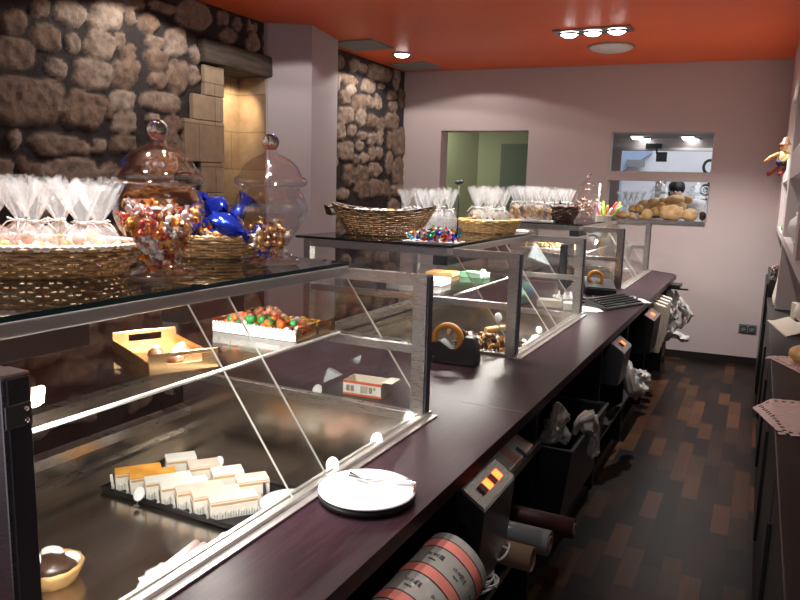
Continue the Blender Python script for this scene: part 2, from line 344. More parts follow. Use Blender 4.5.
# dressed stone blocks
mt, n, out = nt('dressed_stone'); b = N(n, 'ShaderNodeBsdfPrincipled', Roughness=.85); tc = N(n, 'ShaderNodeTexCoord'); sx = N(n, 'ShaderNodeSeparateXYZ'); cx = N(n, 'ShaderNodeCombineXYZ')
n.links.new(tc.outputs['Object'], sx.inputs[0]); n.links.new(sx.outputs[1], cx.inputs[0]); n.links.new(sx.outputs[2], cx.inputs[1])
br = N(n, 'ShaderNodeTexBrick'); br.inputs['Scale'].default_value = 1; br.inputs['Brick Width'].default_value = .34; br.inputs['Row Height'].default_value = .30; br.inputs['Mortar Size'].default_value = .006; br.inputs['Mortar Smooth'].default_value = .5
br.inputs['Color1'].default_value = (.30, .205, .135, 1); br.inputs['Color2'].default_value = (.40, .30, .20, 1); br.inputs['Mortar'].default_value = (.20, .145, .10, 1); n.links.new(cx.outputs[0], br.inputs['Vector'])
nz = N(n, 'ShaderNodeTexNoise', Scale=12, Detail=6); n.links.new(tc.outputs['Object'], nz.inputs['Vector'])
mu = N(n, 'ShaderNodeMix', data_type='RGBA', blend_type='MULTIPLY'); mu.inputs[0].default_value = .29; n.links.new(br.outputs[0], mu.inputs[6])
r2 = N(n, 'ShaderNodeValToRGB'); r2.color_ramp.elements[0].position = .35; r2.color_ramp.elements[0].color = (.45, .36, .30, 1); r2.color_ramp.elements[1].position = .6; n.links.new(nz.outputs[0], r2.inputs[0]); n.links.new(r2.outputs[0], mu.inputs[7])
n.links.new(mu.outputs[2], b.inputs['Base Color']); bp = N(n, 'ShaderNodeBump', Strength=.35, Distance=.015); n.links.new(nz.outputs[0], bp.inputs['Height']); n.links.new(bp.outputs[0], b.inputs['Normal']); n.links.new(b.outputs[0], out.inputs[0]); M['dressed'] = mt
mb = MB()
for k, (z0, z1, y0) in enumerate([(.9, 1.25, 3.95), (1.25, 1.56, 4.02), (1.56, 1.78, 4.0), (1.78, 2.08, 3.84), (2.08, 2.26, 3.93), (2.26, 2.475, 4.05)]):
    mb.box(XL-.25, XL+.012, y0, A0+random.uniform(-.006, .008), z0+.002, z1-.002, bev=.006)
mb.box(XL-.32, XL-.27, A0-.05, A1+.05, .85, AT+.05)
mb.box(XL-.30, XL-.02, A0-.02, A0, .9, AT); mb.box(XL-.30, XL-.0, A1, A1+.05, .9, AT); mb.box(XL-.30, XL-.02, A0, A1, .86, .9)
struct(mb, 'trim_1', 'dressed')
mb = MB(); mb.box(XL-.30, XL+.05, 4.02, 4.90, AT, AT+.165, bev=.02); bmesh.ops.subdivide_edges(mb.bm, edges=mb.bm.edges[:], cuts=3, use_grid_fill=True)
for v in mb.bm.verts: v.co += Vector((noise.noise(v.co*5)*.012, 0, noise.noise(v.co*4+Vector((9, 0, 0)))*.014))
struct(mb, 'trim_2', 'beam')
# plaster pillar
P = [(-3.80, 4.765), (-3.648, 4.775), (-3.35, 4.965), (-3.47, 5.55), (-3.98, 5.62)]
struct(MB().prism(P, 0, ZC, lambda a, b_, d: Vector((a, b_, d))), 'pillar', 'plaster2')
struct(MB().box(XL-.35, XL-.03, -1.6, 1.32, 0, ZC), 'wall_left_front', 'plaster')
# ---- back wall with its three openings
tl = atb(441.3, 130.7); brr = atb(528.7, 132)
OL = (tl.x, brr.x, 1.30, tl.z)
u0, u1 = atb(608.6, 170).x, atb(711, 173).x
OU = (u0, u1, atb(660, 171.7).z, atb(660, 131.9).z); OW = (u0, u1, atb(655, 220.5).z, atb(660, 181).z)
TH = .24
mb = MB()
def bw(a, b_, c, d): mb.box(a, b_, 0, TH, c, d, BM)
bw(-4.1, OL[0], 0, ZC); bw(OL[0], OL[1], 0, OL[2]); bw(OL[0], OL[1], OL[3], ZC); bw(OL[1], u0, 0, ZC)
bw(u0, u1, 0, OW[2]); bw(u0, u1, OW[3], OU[2]); bw(u0, u1, OU[3], ZC); bw(u1, 1.0, 0, ZC)
struct(mb, 'wall_back', 'plaster')
struct(MB().box(-4.0, .6, -.012, .0, 0, .075, BM), 'baseboard_back', 'blackwood')
# room seen through the left opening
mb = MB(); c0 = atb(478, 160, 1.9)
mb.hexa([BM @ Vector(q) for q in ((-4.75, TH, 0), (c0.x, 1.9, 0), (c0.x-.06, 1.95, 0), (-4.85, TH, 0), (-4.75, TH, 2.8), (c0.x, 1.9, 2.8), (c0.x-.06, 1.95, 2.8), (-4.85, TH, 2.8))])
mb.box(c0.x-.1, -2.1, 1.9, 1.96, 0, 2.8, BM); struct(mb, 'wall_side_room', 'green')
struct(MB().box(-4.9, -2.0, TH, 2.0, 2.75, 2.8, BM), 'ceiling_side_room', 'plaster')
struct(MB().box(-2.02, -1.92, TH, 5.4, 0, 2.8, BM), 'wall_partition', 'plaster')
d0, d1 = atb(502, 144, 1.89), atb(519, 144, 1.89)
mb = MB(); mb.box(d0.x, d0.x+.8, 1.86, 1.895, 0, d0.z, BM); mb.box(d0.x+.06, d0.x+.5, 1.85, 1.87, .1, d0.z-.06, BM); struct(mb, 'door_1', 'greydoor')

# ---- front shop seen through the right openings
SV = 2.4
struct(MB().box(-2.0, 2.2, TH, 7.6, -.06, 0, BM), 'floor_front_shop', 'parquet')
struct(MB().box(-2.0, 2.2, TH, SV, 2.36, 2.44, BM), 'ceiling_front_shop', 'greypanel')
struct(MB().box(1.9, 2.0, TH, SV, 0, 2.7, BM), 'wall_front_shop', 'plaster')
hz0, hz1 = atb(660, 150.5, SV).z, atb(660, 139, SV).z
mb = MB(); mb.box(-2.0, 2.2, SV, SV+.12, hz0, 2.44, BM); mb.box(-2.0, 2.2, SV-.02, SV, hz0, hz0+.035, BM, mi=1); struct(mb, 'trim_3', ['header', 'steel'])
w0 = atb(621.5, 160, SV).x; w1 = atb(643, 190, SV).x
mb = MB(); mb.box(-2.0, w0, SV-.03, SV+.06, 0, hz0, BM); mb.box(w1+.15, w1+.28, SV-.03, SV+.05, 0, hz0-.32, BM, mi=1); mb.box(-2.0, 2.2, SV, SV+.05, 0, .5, BM, mi=1); struct(mb, 'window_1', ['steel', 'header'])
struct(MB().box(w0, 2.2, SV+.01, SV+.018, .5, hz0, BM), 'window_2', 'pane')
mb = MB(); mb.box(-3.5, 3, 6.8, 6.9, -.05, 5.5, BM); a_ = atb(652, 154, 6.7); b_ = atb(622, 171, 6.7)
mb.prism([(-3.4, 0), (b_.x, 0), (b_.x, b_.z), (a_.x, a_.z+.02), (a_.x, 5.4), (-3.4, 5.4)], 6.70, 6.79, lambda a, c, d: BM @ Vector((a, d, c)), mi=1)
c_ = atb(639, 163, 6.6); mb.box(c_.x-.22, c_.x+.1, 6.62, 6.70, c_.z-.07, c_.z+.06, BM, mi=2)
struct(mb, 'wall_street', ['facade', 'facadeblue', 'greypanel'])
mb = MB()
def arc(cx, cz, rx, rz, a0, a1, th=.022, v=SV-.004):
    pts = [BM @ Vector((cx+rx*math.cos(R(a)), v, cz+rz*math.sin(R(a)))) for a in np.linspace(a0, a1, 14)]
    mb.tube(pts, th, 6)
g1 = atb(707, 167, SV); arc(g1.x+.03, g1.z, .07, .085, 60, 320, .02); arc(g1.x+.045, g1.z+.01, .025, .04, -60, 90, .013); arc(g1.x+.13, g1.z+.12, .04, .05, 60, 260, .018)
arc(g1.x+.05, g1.z-.22, .02, .02, 0, 350, .012)
g2 = atb(705.5, 190, SV); arc(g2.x, g2.z, .06, .065, 20, 320, .016); arc(g2.x, g2.z, .025, .025, 0, 350, .014); mb.tube([BM @ Vector((g2.x-.05, SV-.004, g2.z-.12)), BM @ Vector((g2.x+.08, SV-.004, g2.z-.12))], .014, 6)
single(mb, 'window_lettering', 'ink', 'black curved letters stuck on the shop front window', 'lettering')
mb = MB(); k0 = atb(654, 146, SV-.06); mb.box(k0.x-.10, k0.x+.10, SV-.1, SV, k0.z-.03, k0.z+.03, BM); mb.box(k0.x-.03+.07, k0.x+.1+.07, SV-.14, SV-.02, k0.z-.20, k0.z-.08, BM); mb.box(k0.x+.03, k0.x+.05, SV-.1, SV-.06, k0.z-.1, k0.z, BM)
single(mb, 'door_sensor', 'black', 'small black sensor fixed on the header over the shop front window', 'sensor')
used = False; r0 = thing('shop_downlight', 'round glowing downlight in the grey ceiling of the front shop', 'ceiling light')
mb = MB(); mb.lathe([(.075, 0), (.10, 0), (.10, -.02), (.075, -.02), (.075, 0)], 24); mb.build('ring', 'steel', r0)
mb = MB(); mb.lathe([(0, -.055), (.05, -.05), (.075, -.015)], 24); mb.build('lamp', 'lampsoft', r0)
for k, (px, py) in enumerate(((637, 135.2), (645, 137.6), (688, 135.6), (693, 138))):
    d = Vector(ray(px, py)); t = (2.36-H)/d.z; pos = Vector((0, 0, H))+d*t
    place(r0, used, pos, 0, 1.0, ['leftmost of the round lamps seen through the upper wall opening', 'second round lamp from the left seen through the upper wall opening', 'third round lamp from the left seen through the upper wall opening', 'rightmost round lamp seen through the upper wall opening'][k], 'front shop ceiling lamps'); used = True

# ---- right side: built-out niche wall
XN = .15; yc_ = BY+.0
mb = MB(); zt = 1.345
def nx(y0, y1, z0, z1, x0=XN, x1=.36, mi=0): mb.box(x0, x1, y0, y1, z0, z1, mi=mi)
ys = [7.62, 7.05, 5.62, 5.30, 3.6, 3.35, 1.6, 1.3, .2]
lo, hi = (1.39, 1.765), (1.93, 2.44)
nx(.2, 7.66, zt, lo[0]); nx(.2, 7.66, lo[1], hi[0]); nx(.2, 7.66, hi[1], ZC)
for a, b_ in ((7.05, 7.66), (5.30, 5.62), (3.35, 3.6), (1.3, 1.6)): nx(a, b_, lo[0], lo[1]); nx(a, b_, hi[0], hi[1])
mb.box(.36, .40, .2, 7.66, zt, ZC, mi=1)
nx(5.30, 5.38, .905, zt)
struct(mb, 'wall_right', ['wallR', 'niche'])
struct(MB().box(.75, .85, -1.6, 7.8, 0, ZC), 'wall_right_recess', 'wallR')

# ================================================================== CEILING FITTINGS
def quadplate(px4, name, label, cat, mats, th=.012):
    pts = [atz(a, b_, ZC) for a, b_ in px4]; mb = MB(); low = [q-Vector((0, 0, th)) for q in pts]
    mb.hexa(low+pts); return single(mb, name, mats, label, cat, 'grey ceiling hatches')
def para(px, py, w, l, ang=0):
    c = atz(px, py, ZC); e1 = Vector((math.cos(ang), math.sin(ang), 0))*w/2; e2 = Vector((-math.sin(ang), math.cos(ang), 0))*l/2
    return [c-e1-e2, c+e1-e2, c+e1+e2, c-e1+e2]
for k, (px, py, lb) in enumerate(((362, 44.5, 'square grey ceiling hatch nearer the pillar'), (416, 65.8, 'square grey ceiling hatch above the far left corner'))):
    pts = para(px, py, .42, .42, 0); mb = MB(); z = Vector((0, 0, .012)); mb.hexa([q-z for q in pts]+pts); single(mb, 'ceiling_hatch', 'greypanel', lb, 'hatch', 'grey ceiling hatches')
c = atz(593, 30, ZC); r0 = thing('recessed_spotlight', 'triple spotlight in a long grey frame set in the orange ceiling', 'ceiling light', c)
mb = MB(); mb.box(c.x-.30, c.x+.30, c.y-.10, c.y+.10, c.z-.014, c.z, bev=.003); mb.build('frame', 'steeldark', r0)
for k in (-1, 0, 1):
    mb = MB(); mb.lathe([(.08, -.016), (.085, -.022), (.072, -.03), (.07, -.02)], 24, T(c+Vector((k*.185, 0, 0)))); rg = mb.build('ring', 'black', r0)
    mb = MB(); mb.lathe([(0, -.045), (.045, -.04), (.07, -.021)], 24, T(c+Vector((k*.185, 0, 0)))); mb.build('lamp', 'lamp', rg)
c = atz(611, 46.5, ZC); r0 = thing('ceiling_dome_lamp', 'shallow round opal ceiling lamp behind the triple spotlight', 'ceiling light', c)
MB().lathe([(0, -.05), (.10, -.045), (.165, -.028), (.185, -.012)], 32, T(c)).build('diffuser', 'opal', r0); MB().lathe([(.185, -.014), (.20, -.01), (.20, 0), (0, 0)], 32, T(c)).build('base', 'steel', r0)
c = atz(402, 54, ZC); r0 = thing('round_downlight', 'single round downlight between the two grey ceiling hatches', 'ceiling light', c)
MB().lathe([(.07, -.004), (.085, -.014), (.10, -.010), (.105, 0)], 28, T(c)).build('ring', 'steeldark', r0); MB().lathe([(0, -.03), (.05, -.026), (.072, -.006)], 28, T(c)).build('lamp', 'lamp', r0)

# ================================================================== COUNTER
ZW = .90; XE = -.64; XS = -.885; XB = -2.06
CASES = [(.60, 2.065), (2.99, 4.315), (5.655, 7.19)]
r0 = thing('serving_counter', 'long dark wooden serving counter with open shelves under its worktop', 'counter', (-1.3, 3.7, 0))
mb = MB(); yf = 7.30
A_ = (XE, 7.02); B_ = (XE-.03, 7.10); C_ = (XE-.10, 7.17)
poly = [(XS+.002, .25), (XE, .25), A_, B_, C_, (-.95, yf), (XS+.002-.0, yf)]
mb.prism(poly, ZW-.04, ZW, lambda a, b_, d: Vector((a, b_, d)))
for y0, y1 in ((.25, CASES[0][0]), (CASES[0][1], CASES[1][0]), (CASES[1][1], CASES[2][0])): mb.box(XB, XS+.002, y0, y1, ZW-.04, ZW)
mb.box(XE-.24, XE, 2.262, 2.265, ZW-.001, ZW+.0006, mi=1)
mb.build('worktop', ['wood', 'greyplastic'], r0)
mb = MB(); mb.box(-.93, -.91, .25, 7.25, .06, ZW-.04); mb.box(-.95, -.72, .25, 7.25, 0, .06); mb.box(XB, XB+.03, .25, 7.25, 0, .60); mb.box(XB, -.70, 7.22, 7.26, 0, ZW-.04)
mb.build('carcass', 'blackwood', r0)
for y in (.9, 1.72, 2.50, 3.72, 4.55, 5.45, 6.6): MB().box(-.91, -.67, y, y+.025, .06, ZW-.04).build('divider', 'blackwood', r0)
mb = MB(); mb.box(-.91, XE-.01, 1.745, 2.50, .70, .722); mb.box(XE-.012, XE-.004, 1.80, 2.50, .698, .726, mi=1); mb.build('shelf', ['blackwood', 'steel'], r0)
mb = MB(); mb.box(-.91, XE+.02, 1.0, 2.50, .42, .44); mb.box(XE+.02, XE+.024, 1.0, 2.3, .419, .442, mi=1); mb.build('shelf', ['blackwood', 'steel'], r0)
MB().box(-.91, XE-.02, 2.525, 5.45, .30, .32).build('shelf', 'blackwood', r0)

ROOTS = []
def make_case(i, y0, y1, label):
    r = thing('display_case', label, 'display case', (-1.5, (y0+y1)/2, .55), 'glass display cases')
    zf = .595 if i == 0 else .74; xb = XB+.07
    mb = MB(); mb.box(xb, XS-.02, y0, y1, zf-.02, zf)
    mb.box(xb, XS-.02, y1-.012, y1, zf, ZW); mb.box(xb, XS-.02, y0, y0+.012, zf, ZW); mb.box(XS-.022, XS-.012, y0, y1, zf-.02, ZW-.03)
    mb.box(xb-.02, xb, y0, y1, zf-.02, zf+.13); mb.build('well', 'steelflat', r)
    mb = MB(); mb.box(xb-.02, xb+.035, y0, y1, zf+.13, zf+.165); mb.box(xb, xb+.02, y0, y1, zf+.045, zf+.06); mb.box(xb-.05, xb+.0, y0, y1, ZW-.06, ZW); mb.build('rear_rail', 'steel', r)
    mb = MB(); mb.box(XS-.072, XS, y0, y1, ZW-.03, ZW+.006, bev=.002); mb.box(XS-.030, XS-.022, y0, y1, ZW+.006, ZW+.016); mb.box(XS-.060, XS-.056, y0, y1, ZW+.006, ZW+.010); mb.build('front_rail', 'steelbright', r)
    for y, d in ((y0, 1), (y1, -1)):
        a, b_ = sorted((y, y+d*.045)); c, d_ = sorted((y+d*.010, y+d*.040))
        mb = MB(); mb.box(-.968, -.920, a, b_, ZW+.0, 1.372, bev=.003); mb.box(-.925, -.914, a+.006, b_-.006, ZW+.004, 1.366, mi=1)
        mb.box(-2.05, -.968, c, d_, 1.335, 1.372, bev=.002); mb.box(-2.06, -2.02, a, b_, .80, 1.372, bev=.003); mb.box(-2.02, -.968, c, d_, 1.112, 1.142, bev=.002)
        mb.box(-2.02, -.968, c, d_, ZW-.02, ZW+.012, bev=.002)
        mb.build('end_frame', ['steel', 'insert'], r)
        yy = y+d*.022
        mb = MB(); mb.box(-2.02, -.97, yy-.003, yy+.003, 1.142, 1.335); mb.box(-2.02, -.97, yy-.003, yy+.003, ZW+.012, 1.112); mb.build('end_pane', 'pane', r)
    mb = MB(); mb.box(-2.09, -1.238, y0-.03, y1+.005, 1.377, 1.389)
    for f in mb.bm.faces: f.material_index = 0 if abs(f.normal.z) > .5 else 1
    mb.bm.normal_update()
    for f in mb.bm.faces: f.material_index = 0 if abs(f.normal.z) > .5 else 1
    mb.build('top_pane', ['top', 'edgedark'], r)
    MB().box(-1.268, -1.236, y0, y1, 1.345, 1.376, bev=.003).build('top_rail', 'steelbright', r)
    for a, b_ in ((y0+.03, y0+.44), (y0+.72, y0+.96)):
        mb = MB(); mb.box(-1.35, -1.275, a, b_, 1.288, 1.372, bev=.003); l = mb.build('lamp_housing', 'blackmatt', r)
    ym = (y0+y1)/2+(.02 if i == 0 else 0)
    def slope(ya, yb, off):
        A = Vector((-1.236+off, 0, 1.347)); B = Vector((XS-.034+off, 0, ZW+.012)); nrm = Vector((.447, 0, .353)).normalized()*.003
        mb = MB(); pts = [A-nrm, B-nrm, B+nrm, A+nrm]
        mb.prism([(q.x, q.z) for q in pts], ya, yb, lambda a, c, d: Vector((a, d, c)))
        mb.bm.normal_update()
        for f in mb.bm.faces: f.material_index = 1 if abs(f.normal.y) > .9 else 0
        mb.build('sloped_pane', ['pane', 'edge'], r)
    slope(y0+.02, ym+.09, .004); slope(ym-.05, y1-.015, -.006)
    mb = MB(); mb.box(-1.97, -1.245, y0+.05, y1-.045, 1.146, 1.154); mb.bm.normal_update()
    for f in mb.bm.faces: f.material_index = 1 if f.normal.x > .9 else 0
    mb.build('shelf_pane', ['pane', 'edge'], r)
    MB().tube([(-1.243, y0+.05, 1.150), (-1.243, y1-.045, 1.150)], .0055, 8).build('shelf_edge', 'edge', r)  # white bead added along the shelf front to catch lamp light
    mb = MB(); mb.box(-2.046, -2.04, y0+.045, y1-.045, ZW, 1.372); mb.build('customer_pane', 'pane', r)
    if i == 0:
        mb = MB(); mb.box(-.9135, -.9095, y0-.002, y0+.038, 1.296, 1.330, bev=.001)
        for z in (1.304, 1.321): mb.lathe([(.0035, 0), (.003, .0025), (0, .003)], 10, T(-.9095, y0+.029, z) @ Matrix.Rotation(PI/2, 4, 'Y'), mi=1)
        mb.build('hinge_plate', ['steeldark', 'chrome'], r)
    ROOTS.append(r)
make_case(0, *CASES[0], 'glass display case nearest the viewer with cream slices on a black tray')
make_case(1, *CASES[1], 'middle glass display case behind the tape dispenser with a boat basket on top')
make_case(2, *CASES[2], 'farthest glass display case beyond the keyboard by the back wall')
# ================================================================== LIGHTS
def spot(name, loc, tgt, power, angle=60, blend=.6, col=(1, .95, .88), rad=.022):
    l = bpy.data.lights.new(name, 'SPOT'); l.energy = power; l.spot_size = R(angle); l.spot_blend = blend; l.color = col; l.shadow_soft_size = rad
    o = bpy.data.objects.new(name, l); COL.objects.link(o); o.location = loc
    o.rotation_euler = (Vector(tgt)-Vector(loc)).to_track_quat('-Z', 'Y').to_euler(); return o
def area(name, loc, tgt, power, sx, sy, col=(1, 1, 1)):
    l = bpy.data.lights.new(name, 'AREA'); l.shape = 'RECTANGLE'; l.size = sx; l.size_y = sy; l.energy = power; l.color = col
    o = bpy.data.objects.new(name, l); COL.objects.link(o); o.location = loc
    o.rotation_euler = (Vector(tgt)-Vector(loc)).to_track_quat('-Z', 'Y').to_euler(); return o
ZL = ZC-.06
for x, y, pw in ((-1.70, 1.15, 200), (-1.50, 1.75, 190), (-1.60, 3.45, 200), (-1.50, 4.1, 175), (-1.6, 6.0, 250), (-1.15, 1.45, 45), (-1.0, 4.9, 26), (-.9, 6.6, 24)):
    spot('counter_spot', (x, y, ZL), (x, y, 0), pw, 62, .7, (1, .96, .92))
for x, y, pw in ((-3.2, 3.4, 19), (-2.9, 4.3, 13), (-3.25, 6.2, 20), (-2.7, 6.7, 9)): spot('wall_wash_spot', (x, y, ZL), (x, y+.05, 0), pw, 150, .12, (1, .93, .86))
spot('alcove_spot', (XL-.02, 4.50, 2.44), (XL-.28, 4.70, 2.12), 20, 80, .8, (1, .80, .48), .02)
for y, pw in ((1.9, 24), (4.5, 26), (6.3, 185)): spot('aisle_spot', (-.35, y, ZL), (-.3, y, 0), pw, 112, .8, (1, .95, .9))
for i, (y0, y1) in enumerate(CASES):
    for a, b_ in ((y0+.03, y0+.44), (y0+.72, y0+.96)):
        area('case_lamp', (-1.315, (a+b_)/2, 1.283), (-1.42, (a+b_)/2, .6), 10.0 if i == 0 else 6.5, .022, b_-a-.04, (1, .95, .86))
for y in (6.3, 4.5): area('niche_lamp', (.25, y, 1.755), (.25, y, 1), .5, .12, .5, (.9, 1, .9)); area('niche_lamp', (.25, y, 2.43), (.25, y, 1), .5, .12, .5, (.9, 1, .9))
p_ = BM @ Vector((-3.7, .9, 2.6)); area('side_room_lamp', p_, p_+Vector((0, 0, -1)), 8, .5, .5, (1, 1, .80))
p_ = BM @ Vector((.2, 1.2, 2.32)); area('front_shop_lamp', p_, p_+Vector((0, 0, -1)), 22, 2.2, 1.6, (.95, .98, 1))
p_ = BM @ Vector((0, 4.4, 4.6)); area('street_daylight', p_, BM @ Vector((0, 6.8, 1.6)), 85, 4, 2.5, (.85, .93, 1))
w = bpy.data.worlds.new('world'); S.world = w; w.use_nodes = True; w.node_tree.nodes['Background'].inputs[0].default_value = (.86, .85, 1.0, 1); w.node_tree.nodes['Background'].inputs[1].default_value = .29
# ================================================================== THINGS ON THE NEAREST CASE
ZT = 1.3895
# ---- glass candy jars
JP = [(0, 0.004), (.080, .004), (.086, .010), (.087, .018), (.080, .028), (.060, .034), (.050, .044), (.048, .055), (.056, .080), (.078, .115), (.098, .150), (.107, .180), (.106, .205), (.096, .232), (.085, .250), (.084, .258)]
LP_ = [(.080, .258), (.096, .261), (.106, .268), (.108, .278), (.104, .287), (.094, .293), (.088, .302), (.083, .315), (.074, .330), (.060, .344), (.044, .354), (.028, .362), (.018, .370), (.019, .380)]
def make_jar():
    r = thing('candy_jar', 'glass jar', 'jar')
    MB().lathe(JP, 48).build('body', 'jar', r)
    mb = MB(); mb.lathe(LP_, 48); mb.lathe([(0, .258), (.080, .258)], 48); l = mb.build('lid', 'jar', r)
    MB().lathe([(0, .376), (.014, .378), (.022, .388), (.025, .402), (.022, .416), (.014, .426), (0, .430)], 28).build('knob', 'knobglass', l)
    return r
M['knobglass'] = pbr('solid_glass', (1, 1, 1), 0, 0, trans=1)
J1 = Vector((-1.378, 1.352, ZT)); J2 = Vector((-1.380, 1.822, ZT)); J3 = atz(586, 223, ZT)
jar = make_jar(); place(jar, False, J1, sc=(1.06, 1.06, .955), label='tall lidded glass jar with mixed bright sweets beside the long bag basket')
place(jar, True, J2, 1, (1.06, 1.06, .955), 'lidded glass jar only a third full of brown sweets, nearer the pillar')
place(jar, True, J3, .5, .95, 'small-looking lidded glass jar on the farthest display case')
def sweetmesh(mat, s=.0125):
    mb = MB(); mb.blob((0, 0, 0), s*1.15, s*.8, s*.75, sub=1, namp=.2, nsc=2)
    for d in (-1, 1):
        M1 = T(d*s*1.1, 0, 0) @ Matrix.Rotation(d*PI/2, 4, 'Y')
        mb.lathe([(s*.15, -.0005), (s*.85, s*.9)], 8, M1, fn=lambda r_, z, a: r_*(1+.25*math.cos(4*a)), ey=.5)
    o = mb.build('wrapped_sweet', mat); return o
def rot3(): return (random.uniform(0, 6.28), random.uniform(0, 6.28), random.uniform(0, 6.28))
def pack(n, inside, box, mind, tries=6000):
    pts = []
    for _ in range(tries):
        p = Vector([random.uniform(a, b_) for a, b_ in box])
        if inside(p) and all((p-q).length > mind for q in pts): pts.append(p)
        if len(pts) >= n: break
    return pts
def scatter(pts, mats, mk, label, cat, group, base=Vector((0, 0, 0)), name=None):
    protos = [mk(m_) for m_ in mats]
    for o in protos:
        if name: o.name = name
    usedk = set(); usedk = set()
    for p in pts:
        k = random.randrange(len(protos)); o = protos[k]
        if k in usedk: o = o.copy(); COL.objects.link(o)
        usedk.add(k); o.location = base+p; o.rotation_euler = rot3(); tag(o, label, cat, group)
    for k, o in enumerate(protos):
        if k not in usedk: bpy.data.objects.remove(o)
def jarR(z):
    for (r0_, z0), (r1_, z1) in zip(JP[5:], JP[6:]):
        if z0 <= z <= z1: return r0_+(r1_-r0_)*(z-z0)/(z1-z0)
    return 0
def injar(top):
    def f(p):
        rr = math.hypot(p.x, p.y); lim = jarR(p.z)-.016
        return rr < lim and p.z < top*.955-.012*math.sin(p.x*40)+.02*p.y
    return f
scatter(pack(180, injar(.185), ((-.1, .1), (-.1, .1), (.042, .215)), .0185), CAND1, sweetmesh, 'twist-wrapped sweet in the fuller of the two big glass jars', 'sweet', 'sweets in the fuller jar', J1)
scatter(pack(60, injar(.115), ((-.1, .1), (-.1, .1), (.042, .135)), .019), CAND2, sweetmesh, 'twist-wrapped sweet low in the glass jar nearer the pillar', 'sweet', 'sweets in the emptier jar', J2, 'toffee_sweet')
scatter(pack(40, injar(.19), ((-.1, .1), (-.1, .1), (.045, .20)), .026), candymats([(.85, .83, .8), (.8, .75, .6), (.8, .45, .4)]), lambda m_: sweetmesh(m_, .016), 'pale sweet in the jar on the farthest display case', 'sweet', 'sweets in the farthest jar', J3, 'pale_sweet')
# ---- wicker baskets
def basket(name, a, b_, h, rows, flare, mat, rimmat, n=30, rx=.006, wav=.005, boat=0, rimh=.008):
    """oval woven basket: rows of cane waved in and out round upright stakes"""
    r = thing(name, 'basket', 'basket'); mb = MB(); segs = n*5
    def P_(t, ang, off=0):
        k = 1+flare*t; z = h*t; ca, sa = math.cos(ang), math.sin(ang)
        if boat: z = h*t+boat*t*abs(ca)**3
        e = 1-.10*(1-t)**2
        return Vector(((a*k*e+off)*ca, (b_*k*e+off)*sa, z+rx))
    for i in range(rows):
        t = i/(rows-1)
        pts = [P_(t, 2*PI*j/segs, wav*math.cos(n*PI*j/segs+(PI if i % 2 else 0))) for j in range(segs)]
        mb.tube(pts, rx, 5, closed=True)
    for k in range(n):
        ang = 2*PI*k/n; mb.tube([P_(t, ang) for t in (0, .33, .66, 1)], rx*.7, 5)
    mb.build('weave', mat, r)
    mb = MB(); mb.lathe([(0, rx), (1, rx)], 40, Matrix.Diagonal((a*.9, b_*.9, 1, 1))); mb.build('base', mat, r)
    mb = MB()
    for w in (0, PI): mb.tube([P_(1, 2*PI*j/segs, 0)+Vector((0, 0, rimh*.6+rimh*.5*math.sin(n*2*PI*j/segs+w))) for j in range(segs)], rimh*.8, 6, closed=True)
    mb.build('rim', rimmat, r); return r
M['cane'] = pbr('pale_cane', (.72, .60, .48), .4)  # rim colour lightened to hold the blown-out highlights on the wicker
b1 = basket('wicker_basket', .275, .175, .070, 8, .10, 'wicker', 'cane', 44, .0060, .0045)
A1_ = R(27); B1 = Vector((-1.775, 1.26, ZT)); place(b1, False, B1, A1_, 1, 'long oval wicker basket of clear bags by the fuller jar')
b2 = basket('wicker_basket', .165, .145, .062, 7, .12, 'wicker', 'wicker', 24, .0055, .005)
B2 = Vector((-1.70, 1.93, ZT)); place(b2, False, B2, .4, 1, 'round wicker basket of blue-wrapped packs behind the two jars')
# ---- clear gathered bags
def make_bag(h=.25, w=.055, d=.042, seed=0, flare=1.25):
    rs = random.Random(seed); r = thing('clear_sweet_bag', 'bag', 'bag')
    ph = [rs.uniform(0, 6.28) for _ in range(4)]; nk = .52
    def rad(r_, z, a):
        t = z/h; pl = .0 if t < .25 else min(1, (t-.25)/.25)
        return r_*(1+pl*(.22*math.sin(7*a+ph[0])+.16*math.sin(12*a+ph[1])+.10*math.sin(19*a+ph[2]))+.05*math.sin(3*a+ph[3]))
    prof = [(0, .002), (.8, .003), (1, .018), (1.02, .20*h), (.95, .33*h), (.62, .43*h), (.22, .5*h), (.19, .53*h), (.28, .58*h), (.55, .70*h), (.82, .85*h), (flare*.84, .96*h)]
    mb = MB(); mb.lathe([(a*w, z) for a, z in prof], 40, fn=rad, ey=d/w)
    for v in mb.bm.verts:
        if v.co.z > .9*h: v.co.z += .012*math.sin(math.atan2(v.co.y, v.co.x)*9+ph[1])+rs.uniform(-.006, .006)
    mb.build('wrapper', 'cello', r)
    mb = MB(); mb.tube([(w*.23*math.cos(2*PI*j/16), d*.24*math.sin(2*PI*j/16), .515*h) for j in range(16)], .004, 5, closed=True)
    for s_ in (-1, 1):
        mb.tube([(s_*.008, -d*.28, .515*h), (s_*.030, -d*.5, .50*h), (s_*.045, -d*.8, .42*h)], .0022, 5)
        mb.tube([(s_*.006, -d*.28, .515*h), (s_*.022, -d*.6, .55*h), (s_*.030, -d*.5, .535*h), (s_*.008, -d*.28, .51*h)], .0022, 5)
    mb.build('ribbon', 'paper', r); return r
def disc_sweet(mat):
    mb = MB(); mb.lathe([(0, -.008), (.015, -.007), (.019, 0), (.015, .007), (.006, .006), (0, .0045)], 16); return mb.build('jelly_sweet', mat)
ORS = candymats([(.90, .26, .04), (.90, .36, .10), (.88, .42, .40), (.92, .70, .60)], .35, 0)
bags = [make_bag(.265, .062, .048, s_) for s_ in range(3)]; ub = [False]*3; pts = []
BP = []
